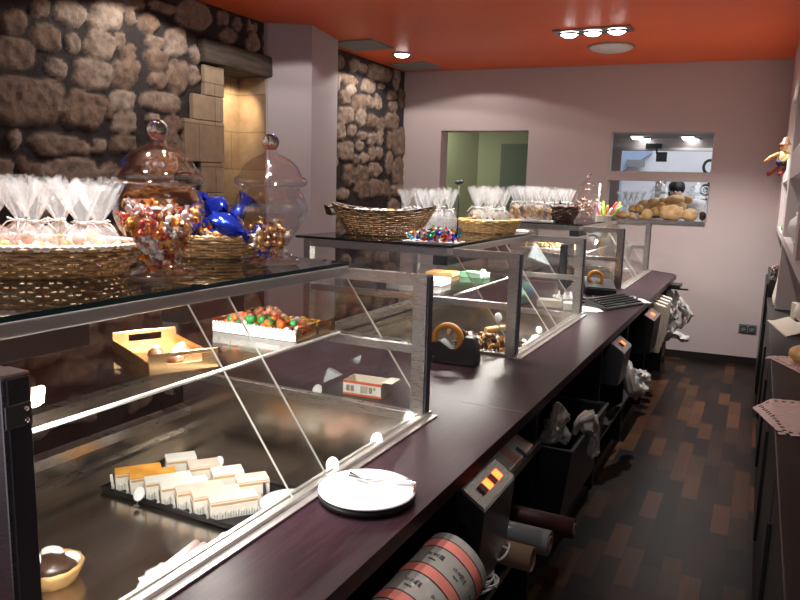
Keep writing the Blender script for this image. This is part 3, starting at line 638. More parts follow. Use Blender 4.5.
for t in np.linspace(-.185, .185, 4):
    for s_ in (-1, 1): BP.append(Vector((t*(1 if s_ < 0 else .92)+random.uniform(-.006, .006), s_*.072+random.uniform(-.006, .006), .012)))
for p in BP:
    k = random.randrange(3); q = RZ(A1_) @ p
    place(bags[k], ub[k], B1+q, random.uniform(0, 6.28), random.uniform(.88, .95), 'tied clear bag of orange sweets standing in the long wicker basket', 'clear bags in the long basket'); ub[k] = True
    for j in range(9):
        a = j*2.4; rr = .040 if j < 7 else .018; pts.append(B1+q+Vector((rr*math.cos(a), rr*.78*math.sin(a), .028+(.030 if j % 2 else 0)+(.028 if j > 6 else 0))))
scatter(pts, ORS, disc_sweet, 'orange or pink jelly sweet inside a clear bag in the long basket', 'sweet', 'jelly sweets in the long basket')
mb = MB(); p_ = atz(38, 257, ZT+.075); mb.box(-.075, .075, -.004, .004, -.014, .014, T(B1+RZ(A1_) @ Vector((-.10, -.190, .100))) @ RZ(A1_), bev=.002); single(mb, 'basket_label', 'label', 'dark oblong label clipped on the rim of the long wicker basket', 'label')
# blue packs in the round basket
def blue_pack(s):
    rs = random.Random(s); mb = MB(); mb.blob((0, 0, 0), .075, .05, .035, sub=3, namp=.25, nsc=2.2)
    for d in (-1, 1): mb.lathe([(.008, .0), (.045, .05), (.05, .055)], 14, T(d*.062, 0, 0) @ Matrix.Rotation(d*PI/2, 4, 'Y'), fn=lambda r_, z, a: r_*(1+.3*math.cos(5*a)), ey=.35)
    return mb.build('wrapped_pack', 'bluefoil')
for k, (dx, dy, dz, rot, lb) in enumerate(((.085, -.07, .125, (.6, .5, .5), 'shiny blue wrapped pack at the front of the round basket'), (-.05, -.055, .14, (.3, -.7, 2.2), 'shiny blue wrapped pack at the left of the round basket'), (.08, .07, .15, (-.4, -.9, 1.2), 'shiny blue wrapped pack leaning by the emptier jar'), (.0, .05, .185, (.9, .3, -.4), 'topmost shiny blue wrapped pack of the round basket'))):
    place(blue_pack(k), False, B2+Vector((dx, dy, dz-.045)), sc=.78, rot=rot, label=lb, group='blue wrapped packs'); bpy.context.view_layer.update()
for o in [o for o in COL.objects if o.name.startswith('wrapped_pack')]: o['category'] = 'pack'
scatter(pack(46, lambda p: math.hypot(p.x, p.y) < .125, ((-.13, .13), (-.13, .13), (.03, .085)), .028), CAND1[:5], lambda m_: sweetmesh(m_, .017), 'wrapped sweet around the blue packs in the round basket', 'sweet', 'sweets in the round basket', B2, 'basket_sweet')

# ================================================================== INSIDE THE NEAREST CASE
ZS = 1.1545
def gold_tray(L, W, hs, he, lab, c, ang, cat='tray', grp=None):
    """long sides low, both ends raised with a hand slot"""
    r = thing('gold_tray', lab, cat, (0, 0, 0), grp)
    mb = MB(); mb.box(-L/2, L/2, -W/2, W/2, 0, .003)
    for s_ in (-1, 1): mb.box(-L/2, L/2, min(s_*W/2, s_*(W/2-.003)), max(s_*W/2, s_*(W/2-.003)), .003, hs)
    mb.build('base', 'gold', r)
    for s_ in (-1, 1):
        mb = MB(); x0, x1 = sorted((s_*L/2, s_*(L/2-.004))); sl = W*.26
        mb.box(x0, x1, -W/2, W/2, .003, he*.42); mb.box(x0, x1, -W/2, -sl, he*.42, he*.78); mb.box(x0, x1, sl, W/2, he*.42, he*.78); mb.box(x0, x1, -W/2, W/2, he*.78, he, bev=.002)
        mb.build('handle_end', 'gold', r)
    r.location = c; r.rotation_euler = (0, 0, ang); return r
def quad_frame(p00, p10, p01, z):
    a = atz(*p00, z); b_ = atz(*p10, z); c = atz(*p01, z); return a, b_, c
g1c = (atz(112, 350, ZS)+atz(186, 377, ZS)+atz(213, 366, ZS)+atz(140, 341, ZS))/4; g1c.z = ZS+.0005
gold_tray(.325, .185, .032, .054, 'gold card tray with raised slotted ends and few chocolates on the glass shelf', Vector((-1.45, 1.423, ZS+.0005)), R(-26))
ch = None
for k, (dx, dy) in enumerate(((-.02, -.015), (.03, .02), (.055, -.02), (.02, .045))):
    mb = MB(); mb.lathe([(0, .0), (.020, 0), (.024, .006), (.021, .018), (.010, .026), (0, .027)], 20, T(-1.45+dx, 1.43+dy, ZS+.0037)); mb.lathe([(0, .0265), (.009, .026), (.004, .036), (0, .037)], 14, T(-1.45+dx, 1.43+dy, ZS+.0040), mi=1)
    single(mb, 'chocolate', ['choc', 'cream'], ['dark chocolate with white top in the front gold tray, largest to the left', 'dark chocolate in the front gold tray beside the slotted end', 'dark chocolate nearest the glass edge in the front gold tray', 'dark chocolate at the back of the front gold tray'][k], 'chocolate', 'chocolates in the front gold tray')
G2 = Vector((-1.43, 1.845, ZS+.0005)); G3 = Vector((-1.435, 1.970, ZS+.0005))
gold_tray(.34, .115, .030, .045, 'gold tray on the glass shelf lined with white paper and red and white sweets', G2, R(2))
gold_tray(.34, .108, .030, .045, 'gold tray of pink and gold sweets nearest the case end', G3, R(2))
mb = MB()
pl = [(-.146, -.056), (.146, -.056), (.146, .056), (-.146, .056)]
mb.box(-.160, .160, -.053, .053, .0035, .005)
for k in range(26):
    x = -.158+k*.0126; mb.blob((x, -.060, .032), .0085, .005, .010, sub=1); mb.blob((x, .053, .032), .0085, .004, .010, sub=1)
mb.box(-.163, .163, -.0615, -.0585, .004, .034); o = mb.build('paper_liner', 'paper'); o.location = G2; o.rotation_euler = (0, 0, R(2)); tag(o, 'white scalloped paper liner in the red and white sweet tray', 'paper liner')
def ball(mat, s=.0135):
    mb = MB(); mb.blob((0, 0, 0), s, s, s*.9, sub=2, namp=.12, nsc=3); return mb.build('round_sweet', mat)
def rowpts(nx_, ny_, L, W, z, jit=.002): return [Vector((-L/2+L*(i+.5)/nx_+random.uniform(-jit, jit), -W/2+W*(j+.5)/ny_+random.uniform(-jit, jit), z+random.uniform(0, .006))) for i in range(nx_) for j in range(ny_)]
def rp(pts, c): return [c+RZ(R(2)) @ p for p in pts]
pp = rp(rowpts(12, 4, .31, .10, .022)+rowpts(11, 3, .29, .08, .044), G2)
scatter([p for k, p in enumerate(pp) if p], CANDO[:2]+CANDO[:1]+CANDO[2:], ball, 'small red, white or green sweet in the paper-lined gold tray', 'sweet', 'sweets in the paper-lined tray')
pp = rp(rowpts(5, 4, .135, .10, .019)+rowpts(4, 3, .12, .08, .040), G3+RZ(R(2)) @ Vector((-.072, 0, 0)))
scatter(pp, CANDP, lambda m_: ball(m_, .0145), 'pinkish round sweet in the tray nearest the case end', 'sweet', 'pink sweets in the end tray')
pp = rp(rowpts(6, 5, .13, .10, .016), G3+RZ(R(2)) @ Vector((.07, 0, 0)))
scatter(pp, CANDG, lambda m_: ball(m_, .0125), 'gold round sweet in the tray nearest the case end', 'sweet', 'gold sweets in the end tray')
# ---- black tray of cream slices
ZF = .5955
r0 = thing('pastry_tray', 'black oblong tray of cream slices on the steel floor of the nearest case', 'tray', (-1.62, 1.73, ZF))
mb = MB(); x0, x1, y0, y1 = -1.905, -1.315, 1.575, 1.90
mb.box(x0, x1, y0, y1, ZF+.002, ZF+.008); mb.build('base', 'black', r0)
mb = MB(); mb.tube([(x0, y0, ZF+.014), (x1, y0, ZF+.014), (x1, y1, ZF+.014), (x0, y1, ZF+.014)], .007, 6, closed=True); mb.build('rim', 'black', r0)
def slice_(top, paper, L=.150, W=.058, Hh=.062):
    r = thing('cream_slice', 'slice', 'pastry')
    mb = MB(); mb.box(-L/2, L/2, -W/2, W/2, .002, Hh*.25, bev=.002, mi=1); mb.box(-L/2, L/2, -W/2, W/2, Hh*.25, Hh*.72, bev=.003); mb.box(-L/2, L/2, -W/2, W/2, Hh*.72, Hh*.9, bev=.002, mi=1); mb.build('layers', ['cream', 'sponge'], r)
    mb = MB(); mb.box(-L/2, L/2, -W/2, W/2, Hh*.9, Hh, bev=.003); mb.build('glaze', top, r)
    if paper:
        mb = MB()
        for s_ in (-1, 1):
            k = 22; A = []; B_ = []
            for j in range(k+1):
                t = j/k; y = -W*.62+W*1.24*t; o = .0025*(1 if j % 2 else -1)+s_*0
                zt_ = Hh*(.30+.52*math.sin(PI*t))
                A.append(mb.bm.verts.new((s_*(L/2+.004)+o, y*.7, .002))); B_.append(mb.bm.verts.new((s_*(L/2+.012)+o*1.6, y, zt_)))
            for j in range(k): mb.face([A[j], A[j+1], B_[j+1], B_[j]])
            A = []; B_ = []
            for j in range(37):
                t = j/36; x = -L/2+L*t; o = .0025*(1 if j % 2 else -1)
                A.append(mb.bm.verts.new((x, s_*(W/2+.002)+o, .002))); B_.append(mb.bm.verts.new((x, s_*(W/2+.005)+o*1.4, Hh*(.38+.1*math.sin(j*1.3)))))
            for j in range(36): mb.face([A[j], A[j+1], B_[j+1], B_[j]])
        mb.build('paper_case', 'paper', r)
    return r
tops = ['glazeorange', 'glazeorange', 'glazewhite', 'glazewhite', 'glazepink', 'glazepink', 'glazepink']
lbs = ['orange-glazed cream slice at the far left corner of the black tray', 'orange-glazed cream slice second from the left end of the black tray', 'white-glazed cream slice third from the left in the front row', 'white-glazed cream slice in the middle of the front row', 'pink-glazed cream slice third from the right in the front row', 'pink-glazed cream slice second from the right in the front row', 'pink-glazed cream slice with fanned paper at the right end of the front row']
for k in range(7):
    t = k/6; r = slice_(tops[k], True); r.location = Vector((-1.825+.42*t, 1.662-.006*t, ZF+.0085)); r.rotation_euler = (0, 0, R(52)); tag(r, lbs[k], None, 'cream slices on the black tray')
for k in range(4):
    r = slice_(['glazewhite', 'glazepink', 'glazewhite', 'glazepink'][k], False, .105, .068, .066); r.location = Vector((-1.775+.112*k, 1.812-.006*k, ZF+.0085)); r.rotation_euler = (0, 0, R(50))
    tag(r, ['white-topped square cream slice at the left of the back row', 'pink-topped square cream slice second in the back row', 'white-topped square cream slice third in the back row', 'pink-topped square cream slice at the right of the back row'][k], None, 'cream slices on the black tray')
mr_ = pbr('dark_wedge', (.03, .03, .05), .5)
for k in range(4):
    mb = MB(); q = Vector((-1.725+.112*k, 1.795, ZF+.0085)); mb.prism([(-.016, 0), (.016, 0), (0, .055)], -.004, .004, lambda a, b_, d: q+RZ(R(50)) @ Vector((d, a, b_)))
    single(mb, 'paper_divider', mr_, ['small dark triangle between the leftmost back-row slices', 'small dark triangle between the middle back-row slices', 'small dark triangle between the rightmost back-row slices', 'small dark triangle at the right end of the back row'][k], 'divider', 'dark triangles on the tray')
# ---- price tags
def price_tag():
    r = thing('price_tag', 'tag', 'price tag'); mb = MB(); mb.lathe([(0, -.001), (.017, -.001), (.018, 0), (.017, .001), (0, .001)], 24, T(0, 0, .040) @ Matrix.Rotation(PI/2, 4, 'X'), ey=1.35); mb.build('plate', 'white', r)
    mb = MB(); mb.tube([(0, .002, .0), (0, .002, .04)], .0018, 6); mb.lathe([(0, 0), (.010, 0), (.010, .003), (0, .004)], 14); mb.build('stand', 'steel', r); return r
pt = price_tag(); used = False
for (q, lb) in ((Vector((-.93, 1.945, ZW-.018)), 'white oval price tag on the front rail beside the end post'), (Vector((-.93, 1.722, ZW-.02)), 'white oval price tag on the front rail level with the sloped pane joint'), (Vector((-.93, 1.49, ZW-.016)), 'white oval price tag on the front rail above the white plate'),
        (Vector((-1.70, 1.535, ZF+.012)), 'white oval price tag leaning on the front row of cream slices'), (Vector((-1.66, 1.868, ZF+.012)), 'white oval price tag behind the back row of cream slices'), (Vector((-.93, 1.06, ZW-.038)), 'white oval price tag above the pink striped sticks'), (Vector((-1.50, 1.02, .68)), 'white oval price tag by the chocolate-topped tart'), (Vector((-1.36, 2.055, ZW-.02)), 'white oval price tag on the case end wall before the small box')):
    place(pt, used, q, 0, 1.0, lb, 'white oval price tags', rot=(R(-42), 0, R(28)+random.uniform(-.15, .15))); used = True
# ---- tarts at the near end
def tart(lab, c, s=1, rz=0):
    r = thing('chocolate_tart', lab, 'pastry', c)
    MB().lathe([(0, 0), (.052*s, 0), (.066*s, .030*s), (.068*s, .040*s), (.060*s, .040*s), (.054*s, .032*s), (0, .032*s)], 36, T(c), fn=lambda r_, z, a: r_*(1+.025*math.sin(24*a))).build('crust', 'crust', r)
    mb = MB(); mb.blob(c+Vector((.008, -.004, .036*s)), .054*s, .050*s, .026*s, sub=3, namp=.18, nsc=1.6); mb.build('icing', 'choc', r)
    mb = MB(); mb.blob(c+Vector((-.022*s, .022*s, .050*s)), .032*s, .022*s, .015*s, sub=2, namp=.2); mb.blob(c+Vector((.026*s, .034*s, .046*s)), .026*s, .016*s, .013*s, sub=2, namp=.2); mb.build('cream', 'cream', r)
    return r
tart('round chocolate-iced tart with cream beside the near steel post', Vector((-1.575, 1.135, ZF+.0005)), 1.15)
tart('chocolate-iced tart half cut off left of the near steel post', Vector((-1.76, 1.10, ZF+.0005)), 1.1)
# ---- pink striped sticks and plates by the front rail
q = Vector((-1.12, 1.20, ZF+.0005))
mb = MB(); mb.lathe([(0, .004), (.085, .004), (.10, .012), (.104, .016), (.10, .012), (.085, .001), (0, 0)], 40, T(-1.225, 1.24, ZF+.035), fn=lambda r_, z, a: r_*(1+.05*math.sin(16*a))); mb.lathe([(0, 0), (.05, 0), (.03, .036), (0, .036)], 24, T(-1.225, 1.24, ZF+.0005))
single(mb, 'scalloped_stand', 'white', 'white scalloped dish close to the front rail of the nearest case', 'dish')
ps = pbr('pink_stick', (.86, .62, .62), .5, col2=(.88, .80, .80), nscale=40, stretch=(1, 1, 6))
for k in range(4):
    mb = MB(); mb.tube([(-1.28+.027*k, 1.25, ZF+.063), (-1.29+.027*k, 1.37, ZF+.070)], .013, 10); single(mb, 'marshmallow_stick', ps, ['leftmost pink marshmallow stick on the scalloped dish', 'second pink marshmallow stick on the scalloped dish', 'third pink marshmallow stick on the scalloped dish', 'pink marshmallow stick nearest the rail on the scalloped dish'][k], 'sweet', 'pink sticks on the scalloped dish')
mb = MB(); mb.lathe([(0, 0), (.05, 0), (.085, .012), (.095, .016), (.085, .016), (.05, .005), (0, .005)], 36, T(-1.23, 1.72, ZF+.05)); mb.lathe([(0, 0), (.045, 0), (.035, .052), (0, .052)], 24, T(-1.23, 1.72, ZF+.0005)); single(mb, 'small_plate', 'white', 'small white raised plate close to the rail beyond the cream slices', 'plate')

# ================================================================== ON THE WORKTOP
q = Vector((-.785, 1.415, ZW+.0005)); r0 = thing('serving_plate', 'round white plate on a black base on the near worktop', 'plate', q)
mb = MB(); mb.lathe([(0, 0), (.112, 0), (.118, .006), (.118, .016), (0, .016)], 48, T(q)); mb.build('base', 'black', r0)
mb = MB(); mb.lathe([(0, .0165), (.108, .0165), (.117, .020), (.119, .0235), (.108, .0225), (0, .0215)], 56, T(q)); mb.build('dish', 'white', r0)
mb = MB(); z = ZW+.030
mb.tube([(q.x-.075, q.y+.045, z), (q.x-.03, q.y+.03, z), (q.x+.03, q.y+.055, z), (q.x+.085, q.y+.075, z+.003)], [.004, .003, .003, .005], 6); mb.tube([(q.x-.07, q.y+.03, z), (q.x, q.y+.025, z), (q.x+.06, q.y+.06, z+.006), (q.x+.098, q.y+.066, z+.004), (q.x+.106, q.y+.045, z-.002), (q.x+.112, q.y+.03, z-.004)], .0035, 6)
single(mb, 'serving_tongs', 'chrome', 'thin metal tongs resting on the white plate', 'tongs')
# little open printed box
q = Vector((-1.215, 2.175, ZW+.0005)); r0 = thing('open_box', 'small open box with orange printed front between the near cases', 'box', q); Mq = T(q) @ RZ(R(4))
mb = MB(); mb.box(-.075, .075, -.045, .045, 0, .002, Mq)
for a in ((-.075, -.073, -.045, .045), (.073, .075, -.045, .045), (-.075, .075, .043, .045)): mb.box(*a, .002, .052, Mq)
mb.box(.073, .11, -.03, .045, .050, .052, Mq @ T(0, 0, .004)); mb.build('tray', 'card', r0)
mb = MB(); mb.box(-.075, .075, -.0465, -.043, 0, .052, Mq); mb.box(-.076, .076, -.0475, -.0465, .043, .053, Mq, mi=1); mb.box(-.076, .076, -.0475, -.0465, 0, .007, Mq, mi=1)
for x in (-.062, -.045, .028): mb.box(x, x+.013, -.0475, -.0465, .014, .036, Mq, mi=2)
for x in range(7): mb.box(-.005+x*.0042, -.005+x*.0042+.002, -.0475, -.0465, .012, .038, Mq, mi=2)
mb.box(.046, .054, -.0475, -.0465, .028, .036, Mq, mi=2); mb.build('printed_front', ['paper', 'orangeprint', 'cardtube'], r0)
# tape dispenser in the gap
q = Vector((-1.125, 2.79, ZW+.0005)); r0 = thing('tape_dispenser', 'black desk tape dispenser with an orange roll between the cases', 'tape dispenser', q); Mq = T(q) @ RZ(R(8)) @ Matrix.Scale(1.2, 4)
prof = [(-.135, 0), (.085, 0), (.088, .02), (.075, .098), (.040, .100), (.030, .068), (.012, .052), (-.010, .050), (-.03, .065), (-.05, .078), (-.085, .070), (-.12, .045)]
mb = MB(); mb.prism(prof, -.034, .034, lambda a, b_, d: Mq @ Vector((a, d, b_))); bmesh.ops.bevel(mb.bm, geom=[e for e in mb.bm.edges], offset=.003, segments=2, affect='EDGES'); mb.build('body', 'black', r0)
mb = MB(); mb.lathe([(.040, -.012), (.058, -.012), (.058, .012), (.040, .012), (.040, -.012)], 40, Mq @ T(-.030, 0, .082) @ Matrix.Rotation(PI/2, 4, 'X')); rl = mb.build('tape_roll', 'brass', r0)
mb = MB(); mb.box(.066, .090, -.016, .016, .098, .101, Mq); mb.build('cutter', 'chrome', r0)
# gap beyond the middle case: keyboard, mouse, monitor, printer, papers
q = Vector((-.805, 4.80, ZW+.0005)); ka = R(68); Mq = T(q) @ RZ(ka)
r0 = thing('keyboard', 'black computer keyboard on the worktop by the farther case', 'keyboard', q)
mb = MB(); mb.hexa([Mq @ Vector(v) for v in ((-.225, -.085, 0), (.225, -.085, 0), (.225, .085, 0), (-.225, .085, 0), (-.225, -.085, .014), (.225, -.085, .014), (.225, .085, .055), (-.225, .085, .055))], bev=.004); mb.build('body', 'keyboard', r0)
mb = MB()
for rr in range(5):
    z = .0165+(rr*.0335+.012)*.018/.17*1.0
    for cc in range(15):
        if rr == 0 and 4 <= cc <= 8: continue
        x = -.212+cc*.0284; y = -.072+rr*.031; zz = .014+(y+.085)/.17*.041
        mb.box(x+.002, x+.0255, y+.002, y+.027, zz, zz+.010, Mq)
y = -.072; zz = .014+.013/.17*.041; mb.box(-.096, .04, y+.002, y+.027, zz, zz+.006, Mq); mb.build('keys', 'black', r0)
q = atz(634, 297.5, ZW); q = Vector((-.735, 5.10, ZW)); Mq = T(q) @ RZ(.5)
mb = MB(); mb.box(-.06, .10, -.095, .095, .0005, .003, Mq); single(mb, 'mouse_pad', 'paper', 'pale mat under the computer mouse', 'mat')
r0 = thing('computer_mouse', 'dark computer mouse on a pale mat beyond the keyboard', 'mouse', q+Vector((0, 0, .0035)))
mb = MB(); mb.blob(q+Vector((0, 0, .0035)), .034, .056, .034, RZ(.5), sub=3, fn=lambda d: 1 if d.z > 0 else 1)
for v in mb.bm.verts:
    if v.co.z < q.z+.0035: v.co.z = q.z+.0035
mb.build('shell', 'greyplastic', r0); mb = MB(); mb.blob(q+Vector((.012, .03, .030)), .004, .009, .008, RZ(.5), sub=2); mb.build('wheel', 'black', r0)
q = Vector((-1.135, 4.78, ZW+.0005)); r0 = thing('computer_monitor', 'black flat computer monitor seen edge-on between the far cases', 'monitor', q); Mq = T(q) @ RZ(R(96))
mb = MB(); mb.box(-.17, .17, -.02, .03, .10, .40, Mq, bev=.008); mb.build('casing', 'black', r0); mb = MB(); mb.box(-.15, .15, -.0215, -.0195, .125, .38, Mq); mb.build('screen', 'screen', r0)
mb = MB(); mb.box(-.03, .03, .0, .03, .01, .14, Mq); mb.box(-.10, .10, -.06, .09, 0, .014, Mq, bev=.004); mb.build('stand', 'black', r0)
q = Vector((-1.01, 5.30, ZW+.0005)); r0 = thing('receipt_printer', 'black till printer with an orange roll in front of the farthest case', 'printer', q); Mq = T(q) @ RZ(R(20))
mb = MB(); mb.hexa([Mq @ Vector(v) for v in ((-.11, -.10, 0), (.11, -.10, 0), (.11, .10, 0), (-.11, .10, 0), (-.11, -.10, .06), (.11, -.10, .05), (.11, .09, .10), (-.11, .09, .12))], bev=.008); mb.build('body', 'black', r0)
mb = MB(); mb.lathe([(.035, -.014), (.058, -.014), (.058, .014), (.035, .014), (.035, -.014)], 32, Mq @ T(-.03, .02, .115) @ Matrix.Rotation(PI/2, 4, 'X')); mb.build('paper_roll', 'brass', r0)
mb = MB(); mb.tube([(-1.0, 5.05, ZW+.012), (-.98, 4.95, ZW+.012), (-1.03, 4.88, ZW+.014), (-.96, 4.82, ZW+.012), (-1.02, 4.72, ZW+.012), (-1.08, 4.68, ZW+.012)], .010, 7); mb.tube([(-.92, 5.12, ZW+.010), (-.90, 5.0, ZW+.010), (-.96, 4.96, ZW+.012)], .008, 7); single(mb, 'black_cable', 'black', 'coiled black cable between the monitor and the keyboard', 'cable')
q = Vector((-.93, 4.52, ZW+.0005)); r0 = None
mb = MB()
for k, (a, b_, c) in enumerate(((0, 0, 12), (.012, .02, 25), (-.01, .01, 4))): mb.box(-.06, .07, -.09, .09, k*.0022, k*.0022+.0016, T(q+Vector((a, b_, 0))) @ RZ(R(c)))
single(mb, 'paper_sheets', 'paper', 'loose white paper sheets under the keyboard edge', 'paper')
# things standing on the worktop just beyond the middle case
def boxthing(name, mats, label, cat, c, dx, dy, dz, rz=0, extra=None):
    mb = MB(); Mq = T(c) @ RZ(rz); mb.box(-dx/2, dx/2, -dy/2, dy/2, 0, dz, Mq, bev=.003)
    if extra: extra(mb, Mq)
    return single(mb, name, mats, label, cat)
q = Vector((-1.36, 4.50, ZW+.0005)); mb = MB(); mb.blob(q+Vector((0, 0, .075)), .085, .06, .078, RZ(.3), sub=3, namp=.10, nsc=3)
for v in mb.bm.verts: v.co.z = max(v.co.z, q.z)
r0 = thing('printed_bag', 'blue printed bag with a green mark behind the middle case end', 'bag', q); mb.build('bag', 'greenbag', r0)
mb = MB(); mb.lathe([(0, 0), (.022, .0), (.024, .002), (0, .003)], 16, T(q+Vector((.035, -.062, .075))) @ RZ(.3) @ Matrix.Rotation(PI/2, 4, 'X')); mb.build('mark', 'mint', r0)
boxthing('flat_box', 'card', 'low pinkish card box on the worktop behind the middle case end', 'box', Vector((-1.17, 4.52, ZW+.0005)), .16, .11, .045, .2)
boxthing('napkin_stack', 'paper', 'white napkin stack on the worktop beside the black monitor', 'napkins', Vector((-1.02, 4.47, ZW+.0005)), .10, .09, .045, .25)
mb = MB(); q = Vector((-1.10, 4.62, ZW+.0005)); mb.lathe([(0, 0), (.04, 0), (.075, .05), (.08, .056), (.07, .052), (.035, .006), (0, .006)], 28, T(q)); single(mb, 'small_bowl', 'white', 'small white bowl with folded napkins behind the napkin stack', 'bowl')
for k in range(3):
    mb = MB(); q2 = q+Vector((-.035+.035*k, .012*(k-1), .012)); mb.lathe([(.022, 0), (.012, .05), (.0, .085)], 5, T(q2), ey=.45); single(mb, 'folded_napkin', 'paper', ['left pointed white napkin in the small bowl', 'middle pointed white napkin in the small bowl', 'right pointed white napkin in the small bowl'][k], 'napkin', 'pointed napkins in the bowl')

# ================================================================== MIDDLE CASE
z0 = .7405
boxthing('white_box', 'paper', 'flat white box on the glass shelf of the middle case', 'box', Vector((-1.55, 3.30, ZS+.0005)), .30, .16, .030, R(4))
boxthing('green_box', 'mint', 'pale green flat box farther along the middle case shelf', 'box', Vector((-1.40, 3.72, ZS+.0005)), .14, .10, .028, R(-6))
boxthing('orange_box', 'crust', 'brown flat box of sweets behind the pale green box', 'box', Vector((-1.58, 3.68, ZS+.0005)), .16, .14, .022, R(5))
def bark(mat):
    mb = MB(); mb.blob((0, 0, 0), .021, .012, .008, sub=2, namp=.25, nsc=2.5); return mb.build('chocolate_piece', mat)
r0 = single(MB().box(-1.29, -.965, 3.05, 3.42, z0, z0+.095, bev=.004), 'display_block', 'steel', 'low steel block under the heap of chocolates in the middle case', 'block')
pts = pack(270, lambda p: z0+.10 < p.z < z0+.235-.25*(p.y-3.07), ((-1.27, -.975), (3.065, 3.40), (z0+.10, z0+.235)), .021, 12000)
scatter(pts, [M['choc'], M['milkchoc'], M['crust'], M['cream'], M['choc']], bark, 'chocolate piece in the heap at the near end of the middle case', 'chocolate', 'chocolates heaped in the middle case')
mb = MB(); mb.tube([(-1.12, 3.16, z0+.235), (-1.02, 3.28, z0+.245)], .016, 10); single(mb, 'wafer_roll', 'sponge', 'long wafer roll on the chocolate heap in the middle case', 'wafer')
for k, (px, py, lb) in enumerate(((514, 338, 'white oval price tag by the middle case post'), (525, 342, 'second white oval price tag behind the middle case post'), (540, 329, 'white oval price tag farthest along the middle case rail'), (499, 316, 'white oval price tag on the near pane of the middle case'))):
    q = atx(px, py, -1.02); q.z -= .04; place(pt, True, q, 0, 1, lb, 'white oval price tags', rot=(R(-42), 0, R(24)))
for k in range(5):
    q = Vector((-1.02-.015*k, 3.53+.10*k, z0+.0)); mb = MB(); mb.lathe([(0, 0), (.03, 0), (.04, .05), (.03, .075), (0, .085)], 18, T(q), fn=lambda r_, z, a: r_*(1+.1*math.sin(7*a))); single(mb, 'meringue', 'cream', ['pale meringue next to the chocolate heap', 'second pale meringue from the chocolate heap', 'third pale meringue from the chocolate heap', 'fourth pale meringue from the chocolate heap', 'pale meringue farthest from the chocolate heap'][k], 'meringue', 'meringues in the middle case')
# boat basket with rolls
b3 = basket('wicker_basket', .205, .105, .118, 12, .34, 'wicker', 'wickerdark', 34, .0055, .005, boat=.03)
mb = MB()
for k in range(3): mb.tube([(-.285, -.028+.028*k, .135), (-.315, -.028+.028*k, .15), (-.30, -.028+.028*k, .105), (-.272, -.028+.028*k, .10)], .007, 6)
mb.build('handle', 'wickerdark', b3)
B3 = Vector((-1.77, 3.30, ZT)); place(b3, False, B3, R(14), 1, 'flared boat-shaped wicker basket with dark end handle on the middle case')
for k in range(9):
    q = B3+RZ(R(14)) @ Vector((-.19+.047*k, random.uniform(-.04, .04), .118)); mb = MB(); mb.blob(q, .034, .028, .022, sub=2, namp=.12); single(mb, 'bread_roll', ['paper', 'paper', 'cream', 'paper', 'paper', 'glazeorange', 'card', 'card', 'paper'][k], 'pale bundle lying in the flared boat-shaped basket', 'roll', 'pale bundles in the boat basket')
# cluster of bags behind the basket and foil sweets in front of it
bag2 = [make_bag(.26, .048, .040, 20+s_) for s_ in range(2)]; ub2 = [False, False]
def putbags(spots, label, group, sc=1.0):
    for q in spots:
        k = random.randrange(2); place(bag2[k], ub2[k], q, random.uniform(0, 6.28), sc*random.uniform(.94, 1.04), label, group); ub2[k] = True
putbags([atz(px, 229+4*j-(px-410)*.02, ZT+.001) for j in range(2) for px in ((406, 418, 430, 443) if j == 0 else (425, 437, 449))], 'tied clear bag standing behind the foil sweets on the middle case', 'clear bags behind the foil sweets')
mb = MB(); q = atz(434, 242, ZT+.0005); mb.box(-.135, .135, -.075, .075, 0, .006, T(q) @ RZ(R(8)), bev=.002); single(mb, 'sweet_tray', 'white', 'shallow white tray under the bright foil sweets', 'tray')
scatter(pack(95, lambda p: p.z < .055-abs(p.x)*.25, ((-.12, .12), (-.06, .06), (.018, .06)), .022), CAND3, lambda m_: sweetmesh(m_, .0125), 'bright foil sweet in the pile on the middle case', 'sweet', 'foil sweets on the middle case', q, 'foil_sweet')
mb = MB(); mb.blob((-1.62, 3.95, ZT+.29), .018, .012, .012, sub=2, namp=.3); mb.blob((-1.60, 3.95, ZT+.295), .018, .012, .012, sub=2, namp=.3); mb.tube([(-1.61, 3.95, ZT), (-1.61, 3.95, ZT+.29)], .004, 6); single(mb, 'black_ribbon_bow', 'black', 'black bow on a stick between the bag clusters', 'bow')
b4 = basket('wicker_basket', .165, .13, .062, 8, .10, 'wickertan', 'wickertan', 30, .0052, .005)
B4 = Vector((-1.44, 4.03, ZT)); place(b4, False, B4, R(30), 1, 'round tan wicker basket of clear bags at the middle case end')
putbags([B4+Vector((.085*math.cos(a), .07*math.sin(a), .01)) for a in np.linspace(0, 5.2, 6)]+[B4+Vector((0, 0, .01))], 'tied clear bag standing in the round tan basket', 'clear bags in the tan basket', 1.0)
scatter(pack(26, lambda p: math.hypot(p.x, p.y*1.2) < .13, ((-.13, .13), (-.12, .12), (.045, .075)), .036), candymats([(.06, .03, .02), (.7, .45, .2), (.75, .72, .70), (.30, .16, .06)]), lambda m_: sweetmesh(m_, .016), 'dark or gold sweet between the bags in the tan basket', 'sweet', 'sweets in the tan basket', B4, 'dark_sweet')
mb = MB(); q = Vector((-1.36, 4.22, ZT+.0005))
for k in range(3): mb.box(-.10, .10, -.055, .055, k*.004, k*.004+.003, T(q) @ RZ(R(20+9*k)), bev=.001)
single(mb, 'tissue_sheets', 'paper', 'white crumpled tissue sheets at the far corner of the middle case top', 'tissue')
